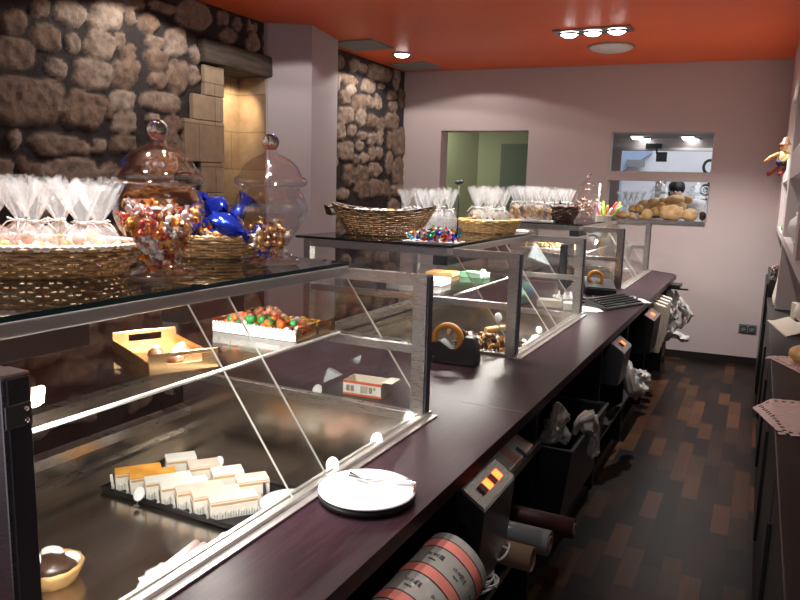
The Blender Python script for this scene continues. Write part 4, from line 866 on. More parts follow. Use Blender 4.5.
# ================================================================== FARTHEST CASE TOP
q = Vector((-1.72, 5.86, ZT+.0005)); mb = MB(); mb.box(-.20, .20, -.11, .11, 0, .012, T(q) @ RZ(R(6)), bev=.003); single(mb, 'white_tray', 'white', 'flat white tray under the biscuit bags on the farthest case', 'tray')
def cookie(mat):
    mb = MB(); mb.lathe([(0, -.006), (.024, -.005), (.028, 0), (.024, .005), (0, .008)], 14); return mb.build('biscuit', mat)
bp_ = [q+Vector((-.14+.07*i, -.045+.09*j, .013)) for i in range(5) for j in range(2)]
putbags(bp_, 'tied clear bag of brown biscuits on the farthest case', 'biscuit bags on the farthest case', 1.05)
scatter([b_+Vector((.022*math.cos(k*2.1), .018*math.sin(k*2.1), .022+.017*k)) for b_ in bp_ for k in range(5)], [M['crust'], M['milkchoc'], M['crust']], cookie, 'brown biscuit inside a clear bag on the farthest case', 'biscuit', 'biscuits in the far bags')
b5 = basket('wicker_basket', .105, .095, .11, 10, .45, 'wickerdark', 'wickerdark', 24, .0065, .005)
B5 = Vector((-1.50, 5.98, ZT)); place(b5, False, B5, .2, 1.05, 'dark brown bowl-shaped basket on the farthest case')
mb = MB(); mb.tube([(B5.x+.115*math.cos(a)-.02, B5.y-.155+.012*math.sin(a*2), B5.z+.10-.04*math.sin(a)*0+.035*math.cos(a)*0-.03*math.sin(a)) for a in np.linspace(0.2, PI-.2, 14)], .008, 6); single(mb, 'basket_bow', 'label', 'dark ribbon hung across the dark bowl-shaped basket', 'ribbon')
putbags([B5+Vector((.062*math.cos(a), .055*math.sin(a), .03)) for a in np.linspace(0, 5, 5)], 'tied clear bag standing in the dark bowl-shaped basket', 'clear bags in the dark basket', .95)
scatter(pack(22, lambda p: math.hypot(p.x, p.y) < .11, ((-.12, .12), (-.12, .12), (.095, .135)), .036), [M['choc'], M['milkchoc'], M['label']], lambda m_: sweetmesh(m_, .018), 'dark sweet on top of the dark bowl-shaped basket', 'sweet', 'sweets in the dark basket', B5, 'dark_sweet')
q = atz(604, 222, ZT); r0 = thing('lollipop_tub', 'low pale tub crammed with bright striped sweets beside the farthest jar', 'tub', q)
MB().lathe([(0, .001), (.055, .001), (.07, .055), (.073, .06), (.068, .055), (.053, .006), (0, .006)], 24, T(q)).build('tub', 'card', r0)
LM = candymats([(.85, .15, .30), (.30, .70, .10), (.85, .30, .04), (.85, .70, .10), (.85, .82, .80), (.80, .05, .05)], .3, 0)
for k in range(14):
    a = k*2.4; rr = .012+.05*(k/14); s_ = q+Vector((rr*.7*math.cos(a), rr*.7*math.sin(a), .02)); e_ = s_+Vector((.07*math.cos(a)+.03, .07*math.sin(a), .13+.03*math.sin(k*1.7)))
    mb = MB(); mb.tube([s_, s_+(e_-s_)*.55, e_], .010, 7); single(mb, 'candy_stick', LM[k % 6], 'bright candy stick in the low pale tub', 'sweet', 'candy sticks in the pale tub')
q = atz(596, 222, ZT)+Vector((-.02, .1, 0)); mb = MB(); mb.tube([q, q+Vector((.01, 0, .20)), q+Vector((.012, 0, .33))], .009, 8); single(mb, 'white_candle', 'paper', 'tall thin white candle stick behind the farthest jar', 'candle')
mb = MB(); q = Vector((-1.60, 6.1, ZS+.0005)); mb.box(-.22, .22, -.20, .20, 0, .006, T(q), bev=.002); single(mb, 'case_tray', 'white', 'wide white tray on the shelf of the farthest case', 'tray')
scatter(pack(80, lambda p: True, ((-.20, .20), (-.18, .18), (.018, .032)), .030), [M['crust'], M['crust2'], M['sponge']], lambda m_: ball(m_, .015), 'small golden biscuit on the farthest case shelf', 'biscuit', 'golden biscuits on the farthest case shelf', q)
for k, (px, py) in enumerate(((577, 255.5), (583, 254))):  # tag shapes reused as painted lamp reflections in the pane
    q = aty(px+1, py, 5.72); place(pt, True, q-Vector((0, 0, .04)), R(15), 1.25, ['left of two big oval tags on the farthest case pane', 'right of two big oval tags on the farthest case pane'][k], 'white oval price tags')

# ================================================================== UNDER THE COUNTER
def control(y0, y1, xo, lab, on, zt=.815, zl=.765, zb=.50):
    xi = xo-.075; r = thing('control_box', lab, 'control box', (xo-.04, (y0+y1)/2, zb))
    mb = MB(); mb.hexa([Vector(v) for v in ((xi-.1, y0, zb), (xo-.02, y0, zb), (xo-.02, y1, zb), (xi-.1, y1, zb), (xi-.0, y0, zt), (xo, y0, zl), (xo, y1, zl), (xi-.0, y1, zt))], bev=.003); mb.build('housing', 'steeldark' if len(on) > 1 else 'blackmatt', r)
    e1 = Vector((0, 1, 0)); e2 = Vector((xo-xi, 0, zl-zt)).normalized(); nn = e2.cross(e1).normalized(); nn = nn if nn.z > 0 else -nn
    c = Vector(((xi+xo)/2, (y0+y1)/2, (zt+zl)/2))
    F4 = Matrix((( e2.x, e1.x, nn.x, c.x), (e2.y, e1.y, nn.y, c.y), (e2.z, e1.z, nn.z, c.z), (0, 0, 0, 1)))
    mb = MB(); hw = (y1-y0)/2-.004; mb.box(-.040, .040, -hw, hw, .0005, .003, F4); mb.build('plate', 'steel', r)
    L = len(on)*.040; y = -L/2
    for s_ in on:
        mb = MB(); mb.box(-.015, .015, y+.003, y+.035, .003, .010, F4, bev=.002); mb.build('switch', 'redlight' if s_ else 'redlightdim', r); y += .040
    return r
r_ = control(1.755, 2.03, -.600, 'steel control box with two glowing red switches under the near worktop', [0, 1, 0, 1])
a = atx(624, 354, -.60); b_ = atx(631.7, 346.7, -.60)
control(a.y, b_.y, -.60, 'dark control box with one red switch below the keyboard', [0, 1], a.z+.05, a.z, a.z-.19)
control(5.15, 5.52, -.585, 'farther dark control box with a red switch by the pale paper bags', [1], .80, .76, .52)
# wrapping paper roll on its holder
M['printed'] = None
def paper_roll(lab, yc, L, xc, zc_, rad, far=False):
    r = thing('wrapping_paper_roll', lab, 'paper roll', (xc, yc, zc_-rad)); n_ = 44
    def P_(ang, y, dr=0):
        k = 1+.05*math.cos(3*ang+.5); return Vector((xc+(rad*k+dr)*math.cos(ang), y, zc_+(rad*k+dr)*math.sin(ang)))
    mb = MB(); ringsy = np.linspace(yc-L/2, yc+L/2, 3); rows = [[mb.bm.verts.new(P_(2*PI*j/n_, y)) for j in range(n_)] for y in ringsy]
    for A_, B_ in zip(rows, rows[1:]):
        for j in range(n_): mb.face([A_[j], A_[(j+1) % n_], B_[(j+1) % n_], B_[j]], 0, True)
    mb.face(rows[0]); mb.face(rows[-1][::-1], 0)
    def band(y0, y1, mi, dr):
        A_ = [mb.bm.verts.new(P_(2*PI*j/n_, y0, dr)) for j in range(n_)]; B_ = [mb.bm.verts.new(P_(2*PI*j/n_, y1, dr)) for j in range(n_)]
        for j in range(n_): mb.face([A_[j], A_[(j+1) % n_], B_[(j+1) % n_], B_[j]], mi, True)
    y = yc+L/2-.035
    while y > yc-L/2+.06:
        band(y-.036, y, 1, .0006); band(y, y+.004, 2, .0008); band(y-.040, y-.036, 2, .0008); y -= .125
    # small printed lettering between the bands
    y = yc+L/2-.035; mb.mi = 2; rs = random.Random(3)
    while y > yc-L/2+.16:
        for a0 in (1.75, .95, .15, 2.55):
            aa = a0
            for k in range(13):
                big = k >= 9; wch = .052 if big else .030; hh = .017 if big else .0085
                yb = y-.075
                if k not in (4,):
                    for st in ((0, .25), (.55, .8)) if rs.random() > .4 else ((0, .3),):
                        q4 = [P_(aa-st[0]*wch, yb-hh/2, .0009), P_(aa-st[1]*wch, yb-hh/2, .0009), P_(aa-st[1]*wch, yb+hh/2, .0009), P_(aa-st[0]*wch, yb+hh/2, .0009)]
                        mb.face([mb.bm.verts.new(v) for v in q4])
                    if rs.random() > .4:
                        zz = yb+(hh/2 if rs.random() > .5 else -hh/2); q4 = [P_(aa, zz-.001, .0009), P_(aa-wch*.8, zz-.001, .0009), P_(aa-wch*.8, zz+.001, .0009), P_(aa, zz+.001, .0009)]; mb.face([mb.bm.verts.new(v) for v in q4])
                aa -= wch
            for k in range(9):
                a2 = a0-.10-k*.022; q4 = [P_(a2, y-.100, .0009), P_(a2-.014, y-.100, .0009), P_(a2-.014, y-.094, .0009), P_(a2, y-.094, .0009)]; mb.face([mb.bm.verts.new(v) for v in q4])
        y -= .125
    mb.build('paper', ['silver', 'pink', 'ink'], r)
    mb = MB(); mb.tube([(xc, yc-L/2-.02, zc_), (xc, yc+L/2+.035, zc_)], .014, 10); mb.build('core', 'black', r)
    if not far:
        mb = MB(); mb.box(xc-.16, xc+.02, yc+L/2+.018, yc+L/2+.03, zc_-.02, zc_+.02); mb.build('bracket', 'black', r)
    return r
paper_roll('big roll of grey wrapping paper with pink bands under the near worktop', 1.225, .60, -.600, .712, .088)
# folded printed paper on the shelf
q = Vector((-.745, 2.20, .7225)); r0 = thing('printed_paper_stack', 'crumpled sheaf of pink-striped paper on the shelf behind the steel control box', 'paper', q)
mb = MB(); nx_, ny_ = 12, 14; V = {}
for i in range(nx_+1):
    for j in range(ny_+1):
        u = i/nx_; v = j/ny_; V[i, j] = mb.bm.verts.new((q.x-.10+.19*u, q.y-.20+.42*v, q.z+.010+.125*(1-u)**1.1*(.7+.3*math.sin(v*3))+.006*noise.noise(Vector((u*5, v*6, 3)))))
for i in range(nx_):
    for j in range(ny_): mb.face([V[i, j], V[i+1, j], V[i+1, j+1], V[i, j+1]], 1 if j % 6 in (1, 2) else (2 if (j % 6 == 4 and i % 4 != 0 and i % 3) else 0), True)
ret = bmesh.ops.extrude_face_region(mb.bm, geom=mb.bm.faces[:])
for v in ret['geom']:
    if isinstance(v, bmesh.types.BMVert): v.co.z = q.z+.0005
mb.build('sheets', ['silver2', 'pink2', 'ink'], r0)
# rolls sticking out over the lower shelf
def roll(name, mat, y, z, rad, xe, lab, cat, hollow=True, xs=-.90):
    r = thing(name, lab, cat, ((xs+xe)/2, y, z-rad)); Mq = T(xs, y, z) @ Matrix.Rotation(PI/2, 4, 'Y'); L = xe-xs
    MB().lathe([(rad*.62, 0), (rad, 0), (rad, L), (rad*.62, L), (rad*.62, 0)], 28, Mq).build('sheet', mat, r)
    MB().lathe([(rad*.45, -.004), (rad*.61, -.004), (rad*.61, L+.004), (rad*.45, L+.004), (rad*.45, -.004)], 20, Mq).build('core', 'cardtube', r)
ZSH = .441
roll('foil_roll', 'redroll', 2.36, ZSH+.036, .036, -.475, 'dark red patterned paper roll poking out over the floor', 'roll')
roll('film_roll', 'frostroll', 2.20, ZSH+.043, .043, -.520, 'clear plastic film roll between the red roll and the cardboard tube', 'roll')
r0 = thing('cardboard_tube', 'bare cardboard tube poking out below the film roll', 'tube', (-.7, 2.07, ZSH)); MB().lathe([(.036, 0), (.040, 0), (.040, .36), (.036, .36), (.036, 0)], 28, T(-.90, 2.075, ZSH+.0405) @ Matrix.Rotation(PI/2, 4, 'Y')).build('tube', 'cardtube', r0)
mb = MB(); pts = []
for k in range(90):
    a = k*.42; pts.append((-.66+.05*math.cos(a)+.012*math.sin(k*.31), 1.90+.055*math.sin(a)+.02*math.cos(k*.17), ZSH+.006+.0006*k))
mb.tube(pts, .0035, 5); single(mb, 'twine_coil', 'paper', 'loose coil of white twine on the lower shelf', 'twine')
mb = MB(); mb.tube([(-.63+.03*math.cos(a), 2.0+.045*math.sin(a), .515+.01*math.sin(2*a)+.02*math.cos(a)) for a in np.linspace(0, 6.28, 20)[:-1]], .004, 5, closed=True); mb.tube([(-.63+.03, 2.0, .535), (-.66, 2.0, .56), (-.68, 2.0, .60)], .004, 5); single(mb, 'twine_loop', 'paper', 'single white twine loop hanging behind the steel control box', 'twine')
# bin with bag
ya, yb = 2.62, 3.33; r0 = thing('waste_bin', 'black waste bin under the worktop with a white bag over its rim', 'bin', (-.70, 2.97, .321))
mb = MB(); o4 = lambda x0, x1, a, b_, z: [Vector((x0, a, z)), Vector((x1, a, z)), Vector((x1, b_, z)), Vector((x0, b_, z))]
A_ = o4(-.85, -.60, ya+.03, yb-.03, .3215); B_ = o4(-.87, -.555, ya, yb, .655); C_ = o4(-.855, -.570, ya+.015, yb-.015, .655); D_ = o4(-.84, -.615, ya+.04, yb-.04, .335)
Vv = [[mb.bm.verts.new(p) for p in X] for X in (A_, B_, C_, D_)]
mb.face(Vv[0]); mb.face(Vv[3])
for X, Y in zip(Vv, Vv[1:]):
    for j in range(4): mb.face([X[j], X[(j+1) % 4], Y[(j+1) % 4], Y[j]])
mb.build('tub', 'black', r0); mb = MB(); mb.tube([p+Vector((0, 0, .004)) for p in B_], .006, 6, closed=True); mb.build('rim', 'greyplastic', r0)
def cloth_bag(name, mat, lab, cat, pts, wid, seed=0, th=.012, parent=None):
    """crumpled hanging plastic: strip of folds along a path"""
    P0 = [Vector(p) for p in pts]; W0 = wid if isinstance(wid, (list, tuple)) else [wid]*len(P0); pts = []; ws = []
    for i in range(len(P0)-1):
        for s_ in range(6): t = s_/6; pts.append(P0[i].lerp(P0[i+1], t)); ws.append(W0[i]+(W0[i+1]-W0[i])*t)
    pts.append(P0[-1]); ws.append(W0[-1]); mb = MB(); k = len(pts); nn = 34; rows = []; sv = Vector((seed*3.1, seed*1.7, seed))
    for i, p in enumerate(pts):
        t = (pts[min(i+1, k-1)]-pts[max(i-1, 0)]).normalized(); sd = t.cross(Vector((1, 0, .2))).normalized(); w_ = ws[i]; nrm = sd.cross(t).normalized(); row = []
        for j in range(nn):
            a = 2*PI*j/nn; fold = 1+.22*math.sin(5*a+seed+i*.08)*abs(math.sin(3*a+seed))+.12*math.sin(11*a+i*.15)
            q = p+sd*(w_*math.cos(a)*fold)+nrm*(w_*.40*math.sin(a)*fold); q2 = q*16+sv
            q += Vector((noise.noise(q2), noise.noise(q2+Vector((7, 0, 0))), noise.noise(q2+Vector((0, 9, 0)))))*w_*.42; q2 = q*48+sv
            q += Vector((abs(noise.noise(q2)), noise.noise(q2+Vector((5, 0, 0))), abs(noise.noise(q2+Vector((0, 4, 0))))))*w_*.22; row.append(mb.bm.verts.new(q))
        rows.append(row)
    for A_, B_ in zip(rows, rows[1:]):
        for j in range(nn): mb.face([A_[j], A_[(j+1) % nn], B_[(j+1) % nn], B_[j]], 0, True)
    mb.face(rows[0]); mb.face(rows[-1][::-1])
    o = mb.build(name, mat, parent)
    return o if parent else tag(o, lab, cat)
M['whitebag'] = pbr('white_bag', (.62, .60, .56), .5, col2=(.50, .48, .45), nscale=12)
def ax(px, py, x): return atx(px, py, x)
X_ = -.545
cloth_bag('white_plastic_bag', 'whitebag', 'white plastic bag hanging over the rim of the black bin', 'bag', [ax(574, 434, -.59), ax(580, 424, -.57), ax(589, 421, X_), ax(595, 430, X_+.01), ax(594, 444, X_+.01), ax(593, 456, X_+.01)], [.02, .035, .045, .045, .04, .035], 4)
cloth_bag('clear_plastic_bag', 'polybag', 'clear crumpled liner bag rising out of the black bin', 'bag', [Vector((-.70, 2.83, .60)), Vector((-.69, 2.85, .67)), Vector((-.68, 2.84, .73)), Vector((-.68, 2.83, .765))], [.09, .10, .07, .03], 9)
# pale bag on the lower shelf, far
cloth_bag('pale_plastic_bag', 'whitebag', 'pale plastic bag slumped on the low shelf below the red-lit box', 'bag', [ax(627, 366, -.66), ax(628, 378, -.63), ax(634, 384, -.60), ax(642, 383, -.57), ax(646, 380, -.56)], [.05, .09, .085, .07, .05], 2)
# folded paper bags and plastic bags hung at the counter end
r0 = None
for k in range(4):
    y = 5.56+.15*k; mb = MB(); mb.hexa([Vector(v) for v in ((-.72, y, .455), (-.58-.004*k, y-.03, .455+.012*k), (-.58-.004*k, y+.03, .455+.012*k), (-.72, y+.06, .455), (-.72, y+.06, .84), (-.57, y+.05, .80), (-.57, y+.12, .80), (-.72, y+.14, .84))], bev=.004)
    single(mb, 'paper_bag_bundle', 'card', ['flat pale paper bag bundle nearest the red-lit box under the counter', 'second flat pale paper bag bundle under the counter', 'third flat pale paper bag bundle under the counter', 'flat pale paper bag bundle nearest the hanging bags'][k], 'paper bags', 'flat paper bags under the counter')
mb = MB(); mb.tube([(-.72, 6.62, .825), (-.58, 6.62, .82), (-.50, 6.66, .815)], .008, 8); mb.tube([(-.60, 6.55, .83), (-.60, 6.75, .83)], .008, 8); mb.box(-.72, -.56, 6.55, 6.75, .835, .860); single(mb, 'bag_hook', 'black', 'black hook bar under the far worktop end', 'hook')
HY = 6.62
cloth_bag('hanging_bag', 'whitebag', 'large grey-white bag hanging from the hook at the counter end', 'bag', [aty(*q, HY) for q in ((669, 291), (670, 298), (669, 308), (667, 319), (665, 330), (663, 340))], [.04, .085, .12, .14, .14, .09], 11)
cloth_bag('hanging_bag', 'whitebag', 'crumpled white bag tied beside the large hanging bag', 'bag', [aty(*q, HY+.12) for q in ((676, 291), (677, 297), (682, 305), (687, 314), (684, 323), (680, 328))], [.02, .04, .07, .085, .06, .03], 17)
cloth_bag('hanging_bag', 'whitebag', 'knotted bag end dangling lowest at the counter end', 'bag', [aty(*q, HY-.02) for q in ((668, 334), (674, 335), (680, 337), (685, 339), (688, 341))], [.05, .06, .07, .065, .03], 23)
cloth_bag('hanging_bag', 'whitebag', 'thin twisted bag handle trailing below the large hanging bag', 'bag', [aty(*q, HY+.05) for q in ((661, 338), (664, 345), (663, 352), (661, 358))], [.03, .03, .025, .012], 31)

# ================================================================== RIGHT-HAND CABINET
r0 = thing('low_cabinet', 'low black cabinet along the right wall with doily on top', 'cabinet', (.42, 3.0, 0)); yE = 5.95
mb = MB(); mb.box(.135, .745, .3, yE, .05, .87); mb.box(.16, .745, .3, yE, 0, .05); mb.build('body', 'blackwood', r0)
mb = MB(); mb.box(.11, .748, .28, yE, .87, ZW, bev=.004); mb.build('worktop', 'blackwood', r0)
for k in range(6):
    y = .5+k*.9; MB().box(.117, .134, y, y+.86, .09, .85, bev=.003).build('door', 'blackwood', r0)
    mb = MB(); mb.box(.105, .117, y+.79, y+.80, .25, .72, bev=.002); mb.build('handle', 'black', r0)
r0 = thing('tall_dark_unit', 'tall narrow dark unit with chrome rail between cabinet and back wall', 'unit', (.42, 6.4, 0))
mb = MB(); mb.box(.115, .74, 6.05, 7.2, 0, 1.02, bev=.004); mb.build('body', 'blackwood', r0); mb = MB(); mb.box(.098, .113, 6.1, 6.9, .1, .98, bev=.002); mb.build('door', 'black', r0)
mb = MB(); mb.tube([(.13, 6.2, 1.021), (.13, 6.2, 1.10), (.16, 6.2, 1.125), (.32, 6.2, 1.125), (.36, 6.2, 1.10), (.36, 6.2, 1.021)], .012, 8); mb.tube([(.145, 6.2, 1.10), (.145, 6.2, 1.03)], .02, 8); mb.build('rail', 'chrome', r0)
def lace(name, lab, c, sx, sy, rz, droop=0):
    mb = MB(); n_ = 26; Mq = T(c) @ RZ(rz); V = {}
    for i in range(n_+1):
        for j in range(n_+1):
            u, v = i/n_, j/n_; x = (u-.5)*sx; y = (v-.5)*sy
            if i in (0, n_): x += math.copysign(.006*(1 if j % 2 else -1), x)
            if j in (0, n_): y += math.copysign(.006*(1 if i % 2 else -1), y)
            p = Mq @ Vector((x, y, .0025+.001*math.sin(i*2.1)*math.cos(j*1.7)))
            if p.x < .108: p = Vector((.106+.80*(p.x-.108), p.y, p.z-.55*(.108-p.x)))
            V[i, j] = mb.bm.verts.new(p)
    for i in range(n_):
        for j in range(n_):
            edge = i in (1, n_-2) or j in (1, n_-2)
            if edge and (i+j) % 2: continue
            mb.face([V[i, j], V[i+1, j], V[i+1, j+1], V[i, j+1]])
    ret = bmesh.ops.extrude_face_region(mb.bm, geom=mb.bm.faces[:])
    for v in ret['geom']:
        if isinstance(v, bmesh.types.BMVert): v.co.z += .0015
    return single(mb, name, 'lace', lab, 'doily')
lace('lace_doily', 'nearest cream lace doily hanging over the cabinet edge', Vector((.26, 2.72, ZW+.0005)), .36, .42, R(12))
lace('lace_doily', 'cream lace doily under the round loaf on the black cabinet', Vector((.305, 3.60, ZW+.0005)), .30, .36, R(25))
q = Vector((.30, 3.60, ZW+.0045)); mb = MB(); mb.blob(q+Vector((0, 0, .045)), .125, .12, .055, sub=3, namp=.06, nsc=3)
for v in mb.bm.verts: v.co.z = max(v.co.z, q.z)
single(mb, 'round_loaf', 'crust', 'round brown loaf on a lace doily on the black cabinet', 'bread')
q = Vector((.245, 4.55, ZW+.0005)); mb = MB(); Mq = T(q) @ RZ(R(10)); mb.box(-.10, .16, -.26, .26, 0, .006, Mq); mb.prism([(-.10, .006), (.0, .045), (.003, .045), (-.095, .006)], -.26, .20, lambda a, b_, d: Mq @ Vector((a, d, b_))); single(mb, 'folded_card', 'card', 'pale folded card standing on the cabinet before the beige box', 'card')
q = Vector((.30, 5.685, ZW+.0005)); r0 = thing('till_box', 'beige boxy till at the far end of the black cabinet', 'till', q)
mb = MB(); mb.hexa([q+Vector(v) for v in ((-.16, -.24, 0), (.24, -.24, 0), (.24, .26, 0), (-.16, .26, 0), (-.125, -.20, .20), (.22, -.20, .20), (.22, .24, .23), (-.125, .24, .23))], bev=.012); mb.build('case', 'card', r0); mb = MB(); mb.box(q.x-.11, q.x+.2, q.y-.226, q.y-.218, q.z+.05, q.z+.15); mb.build('panel', 'greyplastic', r0)
boxthing('small_box', 'card', 'small beige box in front of the till', 'box', Vector((.30, 4.98, ZW+.0005)), .12, .10, .10, .2)
mb = MB(); q = Vector((.305, 4.72, ZW+.0005)); mb.lathe([(0, .15), (.03, .148), (.062, .12), (.07, .085), (.062, .05), (.03, .02), (.02, .0), (0, 0)], 28, T(q)); single(mb, 'round_ornament', 'cream', 'smooth pale round ornament on the cabinet edge by the small box', 'ornament')
# socket on the back wall
r0 = thing('wall_socket', 'double dark wall socket low on the pale back wall', 'socket', BM @ Vector((-.02, 0, .3))); a = atb(739, 323.5); b_ = atb(756, 334)
mb = MB(); mb.box(a.x, b_.x, -.010, -.0005, b_.z+.005, a.z, BM, bev=.002); mb.build('plate', 'greyplastic', r0)
for t in (.27, .73):
    mb = MB(); x = a.x+(b_.x-a.x)*t; z = (a.z+b_.z)/2; mb.lathe([(.032, 0), (.032, -.004), (.026, -.004), (.024, .004)], 20, BM @ T(x, -.011, z) @ Matrix.Rotation(-PI/2, 4, 'X')); mb.build('outlet', 'black', r0)
# hanging doll at the niche wall
M['dollred'] = pbr('doll_red', (.28, .035, .03), .8)
q = aty(783, 160, 6.4); r0 = thing('hanging_doll', 'little rag doll hanging at the niche edge on the right wall', 'doll', q)
mb = MB(); mb.blob(q, .045, .05, .075, sub=3, namp=.15); mb.blob(q+Vector((0, -.02, -.02)), .05, .05, .035, sub=2, namp=.1, mi=1); mb.build('body', ['wickertan', 'navy'], r0)
mb = MB(); mb.blob(q+Vector((.005, -.01, .10)), .036, .036, .036, sub=3); mb.build('head', 'wickertan', r0); mb = MB(); mb.lathe([(.048, .0), (.03, .02), (.018, .055), (0, .06)], 18, T(q+Vector((.005, -.01, .118)))); mb.build('hat', 'milkchoc', r0)
for s_ in (-1, 1):
    mb = MB(); mb.tube([q+Vector((s_*.02, -.02, -.05)), q+Vector((s_*.035-.03, -.04, -.10)), q+Vector((s_*.04-.06, -.05, -.115))], [.016, .014, .018], 7); mb.build('leg', 'dollred', r0)
    mb = MB(); mb.tube([q+Vector((s_*.035, -.02, .05)), q+Vector((s_*.06-.03, -.05, .02)), q+Vector((s_*.06-.065, -.06, -.02))], [.014, .012, .015], 7); mb.build('arm', 'crust', r0)
def figurine(c, lab, hat, coat, s=1):
    r = thing('figurine', lab, 'figurine', c)
    MB().lathe([(0, 0), (.035*s, 0), (.030*s, .04*s), (.018*s, .09*s), (.012*s, .10*s)], 20, T(c)).build('body', coat, r); MB().blob(c+Vector((0, 0, .118*s)), .022*s, .022*s, .024*s, sub=2).build('head', 'cream', r); MB().lathe([(.030*s, 0), (.022*s, .012*s), (.012*s, .035*s), (0, .04*s)], 16, T(c+Vector((0, 0, .128*s)))).build('hat', hat, r)
figurine(Vector((.19, 6.25, 1.3905)), 'small green figurine with a red hat in the lower far niche', 'orangeprint', 'lime')
figurine(Vector((.215, 4.70, 1.9305)), 'dark-hatted figurine at the upper niche near the doll', 'black', 'card', 1.5)
mb = MB(); q = Vector((.215, 4.45, 1.3905)); mb.lathe([(0, 0), (.035, 0), (.045, .03), (.07, .09), (.065, .13), (.035, .16), (.04, .18), (.034, .176), (.03, .16), (0, .15)], 30, T(q)); single(mb, 'white_vase', 'white', 'white rounded vase in the nearer lower niche', 'vase')

# ================================================================== LOAVES AND PEOPLE BEYOND THE BACK WALL
mb = MB(); mb.box(u0+.01, u1-.01, .0, .62, OW[2]-.03, OW[2]+.004, BM, bev=.002); mb.box(u0+.01, u1-.01, -.012, .0, OW[2]-.03, OW[2]+.006, BM); mb.box(u0, u1, .60, .66, 0, OW[2]-.03, BM)
r0 = single(mb, 'bread_shelf', 'steel', 'steel shelf set in the lower wall opening carrying loaves', 'shelf')
LV = [(622.5, 213, 13, 7, 1), (633, 209, 9, 7, 2), (632, 215, 8, 5, 1), (638, 209, 10, 9, 2), (645, 206, 13, 12, 3), (647, 212, 10, 10, 1), (641, 215.5, 7, 4, 1), (654, 203.5, 13, 11, 3), (655.5, 212, 10, 9, 2), (663, 202, 10, 8, 3), (672, 210, 22, 15, 1), (676, 200, 18, 9, 3), (687, 200, 10, 8, 3), (690, 211, 14, 12, 1), (682, 207, 8, 8, 2), (661, 209, 9, 12, 2), (666, 205, 9, 8, 3)]
LN = ['flat long loaf at the left end of the bread pile', 'small loaf second from the left in the bread pile', 'tiny roll in front near the left of the bread pile', 'small round loaf third from the left', 'upright golden loaf at the left shoulder of the pile', 'plain roll at the front before the upright loaf', 'tiny flat roll at the front of the pile', 'golden loaf on top left of the pile', 'shaded round loaf in the middle of the pile', 'small loaf on top just left of the big ribbed loaf', 'big round ribbed loaf at the front of the pile', 'long golden loaf lying on top of the big ribbed loaf', 'small loaf at the top right of the pile', 'round loaf at the right end of the pile', 'small loaf squeezed behind the two round loaves', 'narrow loaf left of the big ribbed loaf', 'small loaf peeping above the big ribbed loaf']
for k, (px, py, w_, h_, lay) in enumerate(LV):
    v_ = .06+.13*lay; p = atb(px, py, v_); sc = (Vector(BM @ p)-Vector((0, 0, H))).length/F*1.02; rx_, rz_ = w_*sc/2, h_*sc/2
    rr = 9 if k == 10 else 0
    mb = MB(); mb.blob((0, 0, 0), rx_, min(rx_, .11), rz_, sub=3, namp=.12, nsc=2, fn=(lambda d: 1+.06*math.cos(10*math.atan2(d.x, d.z+.3))) if rr else None)
    for v in mb.bm.verts: v.co.z = max(v.co.z, -rz_*.85); v.co = BM @ (v.co+p)
    zb = min(v.co.z for v in mb.bm.verts)
    if lay == 1 or zb < OW[2]+.006: bmesh.ops.translate(mb.bm, verts=mb.bm.verts, vec=(0, 0, OW[2]+.0055-zb))
    single(mb, 'bread_loaf', 'crust2' if k % 3 else 'crust', LN[k], 'bread', 'loaves on the wall-opening shelf')
p = BM @ Vector((atb(703, 212, .25).x, .25, OW[2]+.005)); mb = MB(); mb.blob(p+Vector((0, 0, .05)), .035, .04, .05, sub=2, namp=.1); single(mb, 'dark_bun', 'choc', 'dark bun at the far right of the bread shelf', 'bread')
zb_ = OW[2]+.005
# display counter of the front shop behind the loaves
mb = MB(); mb.box(-1.85, 1.2, 1.2, 1.6, 0, 1.36, BM, bev=.01); single(mb, 'front_shop_counter', 'steel', 'steel counter of the front shop behind the loaves', 'counter')
for k, (px, lb) in enumerate(((660, 'tall clear jar left of the person in the front shop'), (697, 'tall clear jar right of the person in the front shop'))):
    c = atb(px, 200, 1.4); q = BM @ Vector((c.x, 1.4, 1.361)); o = place(jar, True, q, 0, 1.1, lb)
    mb = MB(); mb.lathe([(0, .05), (.045, .05), (.075, .10), (.10, .17), (.09, .22), (0, .24)], 20, T(q)); single(mb, 'jar_filling', 'paper', ['white sweets filling the clear jar left of the person', 'white sweets filling the clear jar right of the person'][k], 'sweets')
for k, px in enumerate((622, 628, 634, 640)):
    c = atb(px, 200, 1.4); place(bag2[0], True, BM @ Vector((c.x, 1.38, 1.361)), k, 1.2, 'clear bag at the left end of the front shop counter', 'clear bags in the front shop')
c = atb(652, 195, 1.4); q = BM @ Vector((c.x, 1.4, 1.361)); bb = basket('wicker_basket', .12, .09, .06, 6, .2, 'wickerdark', 'wickerdark', 20, .006, .005); place(bb, False, q, 0, 1, 'dark basket of reddish sweets left of the person in the front shop')
scatter(pack(18, lambda p: True, ((-.1, .1), (-.07, .07), (.05, .11)), .04), candymats([(.35, .05, .06), (.15, .05, .04), (.10, .20, .05)]), lambda m_: sweetmesh(m_, .022), 'reddish sweet in the dark front shop basket', 'sweet', 'sweets in the front shop basket', q, 'red_sweet')
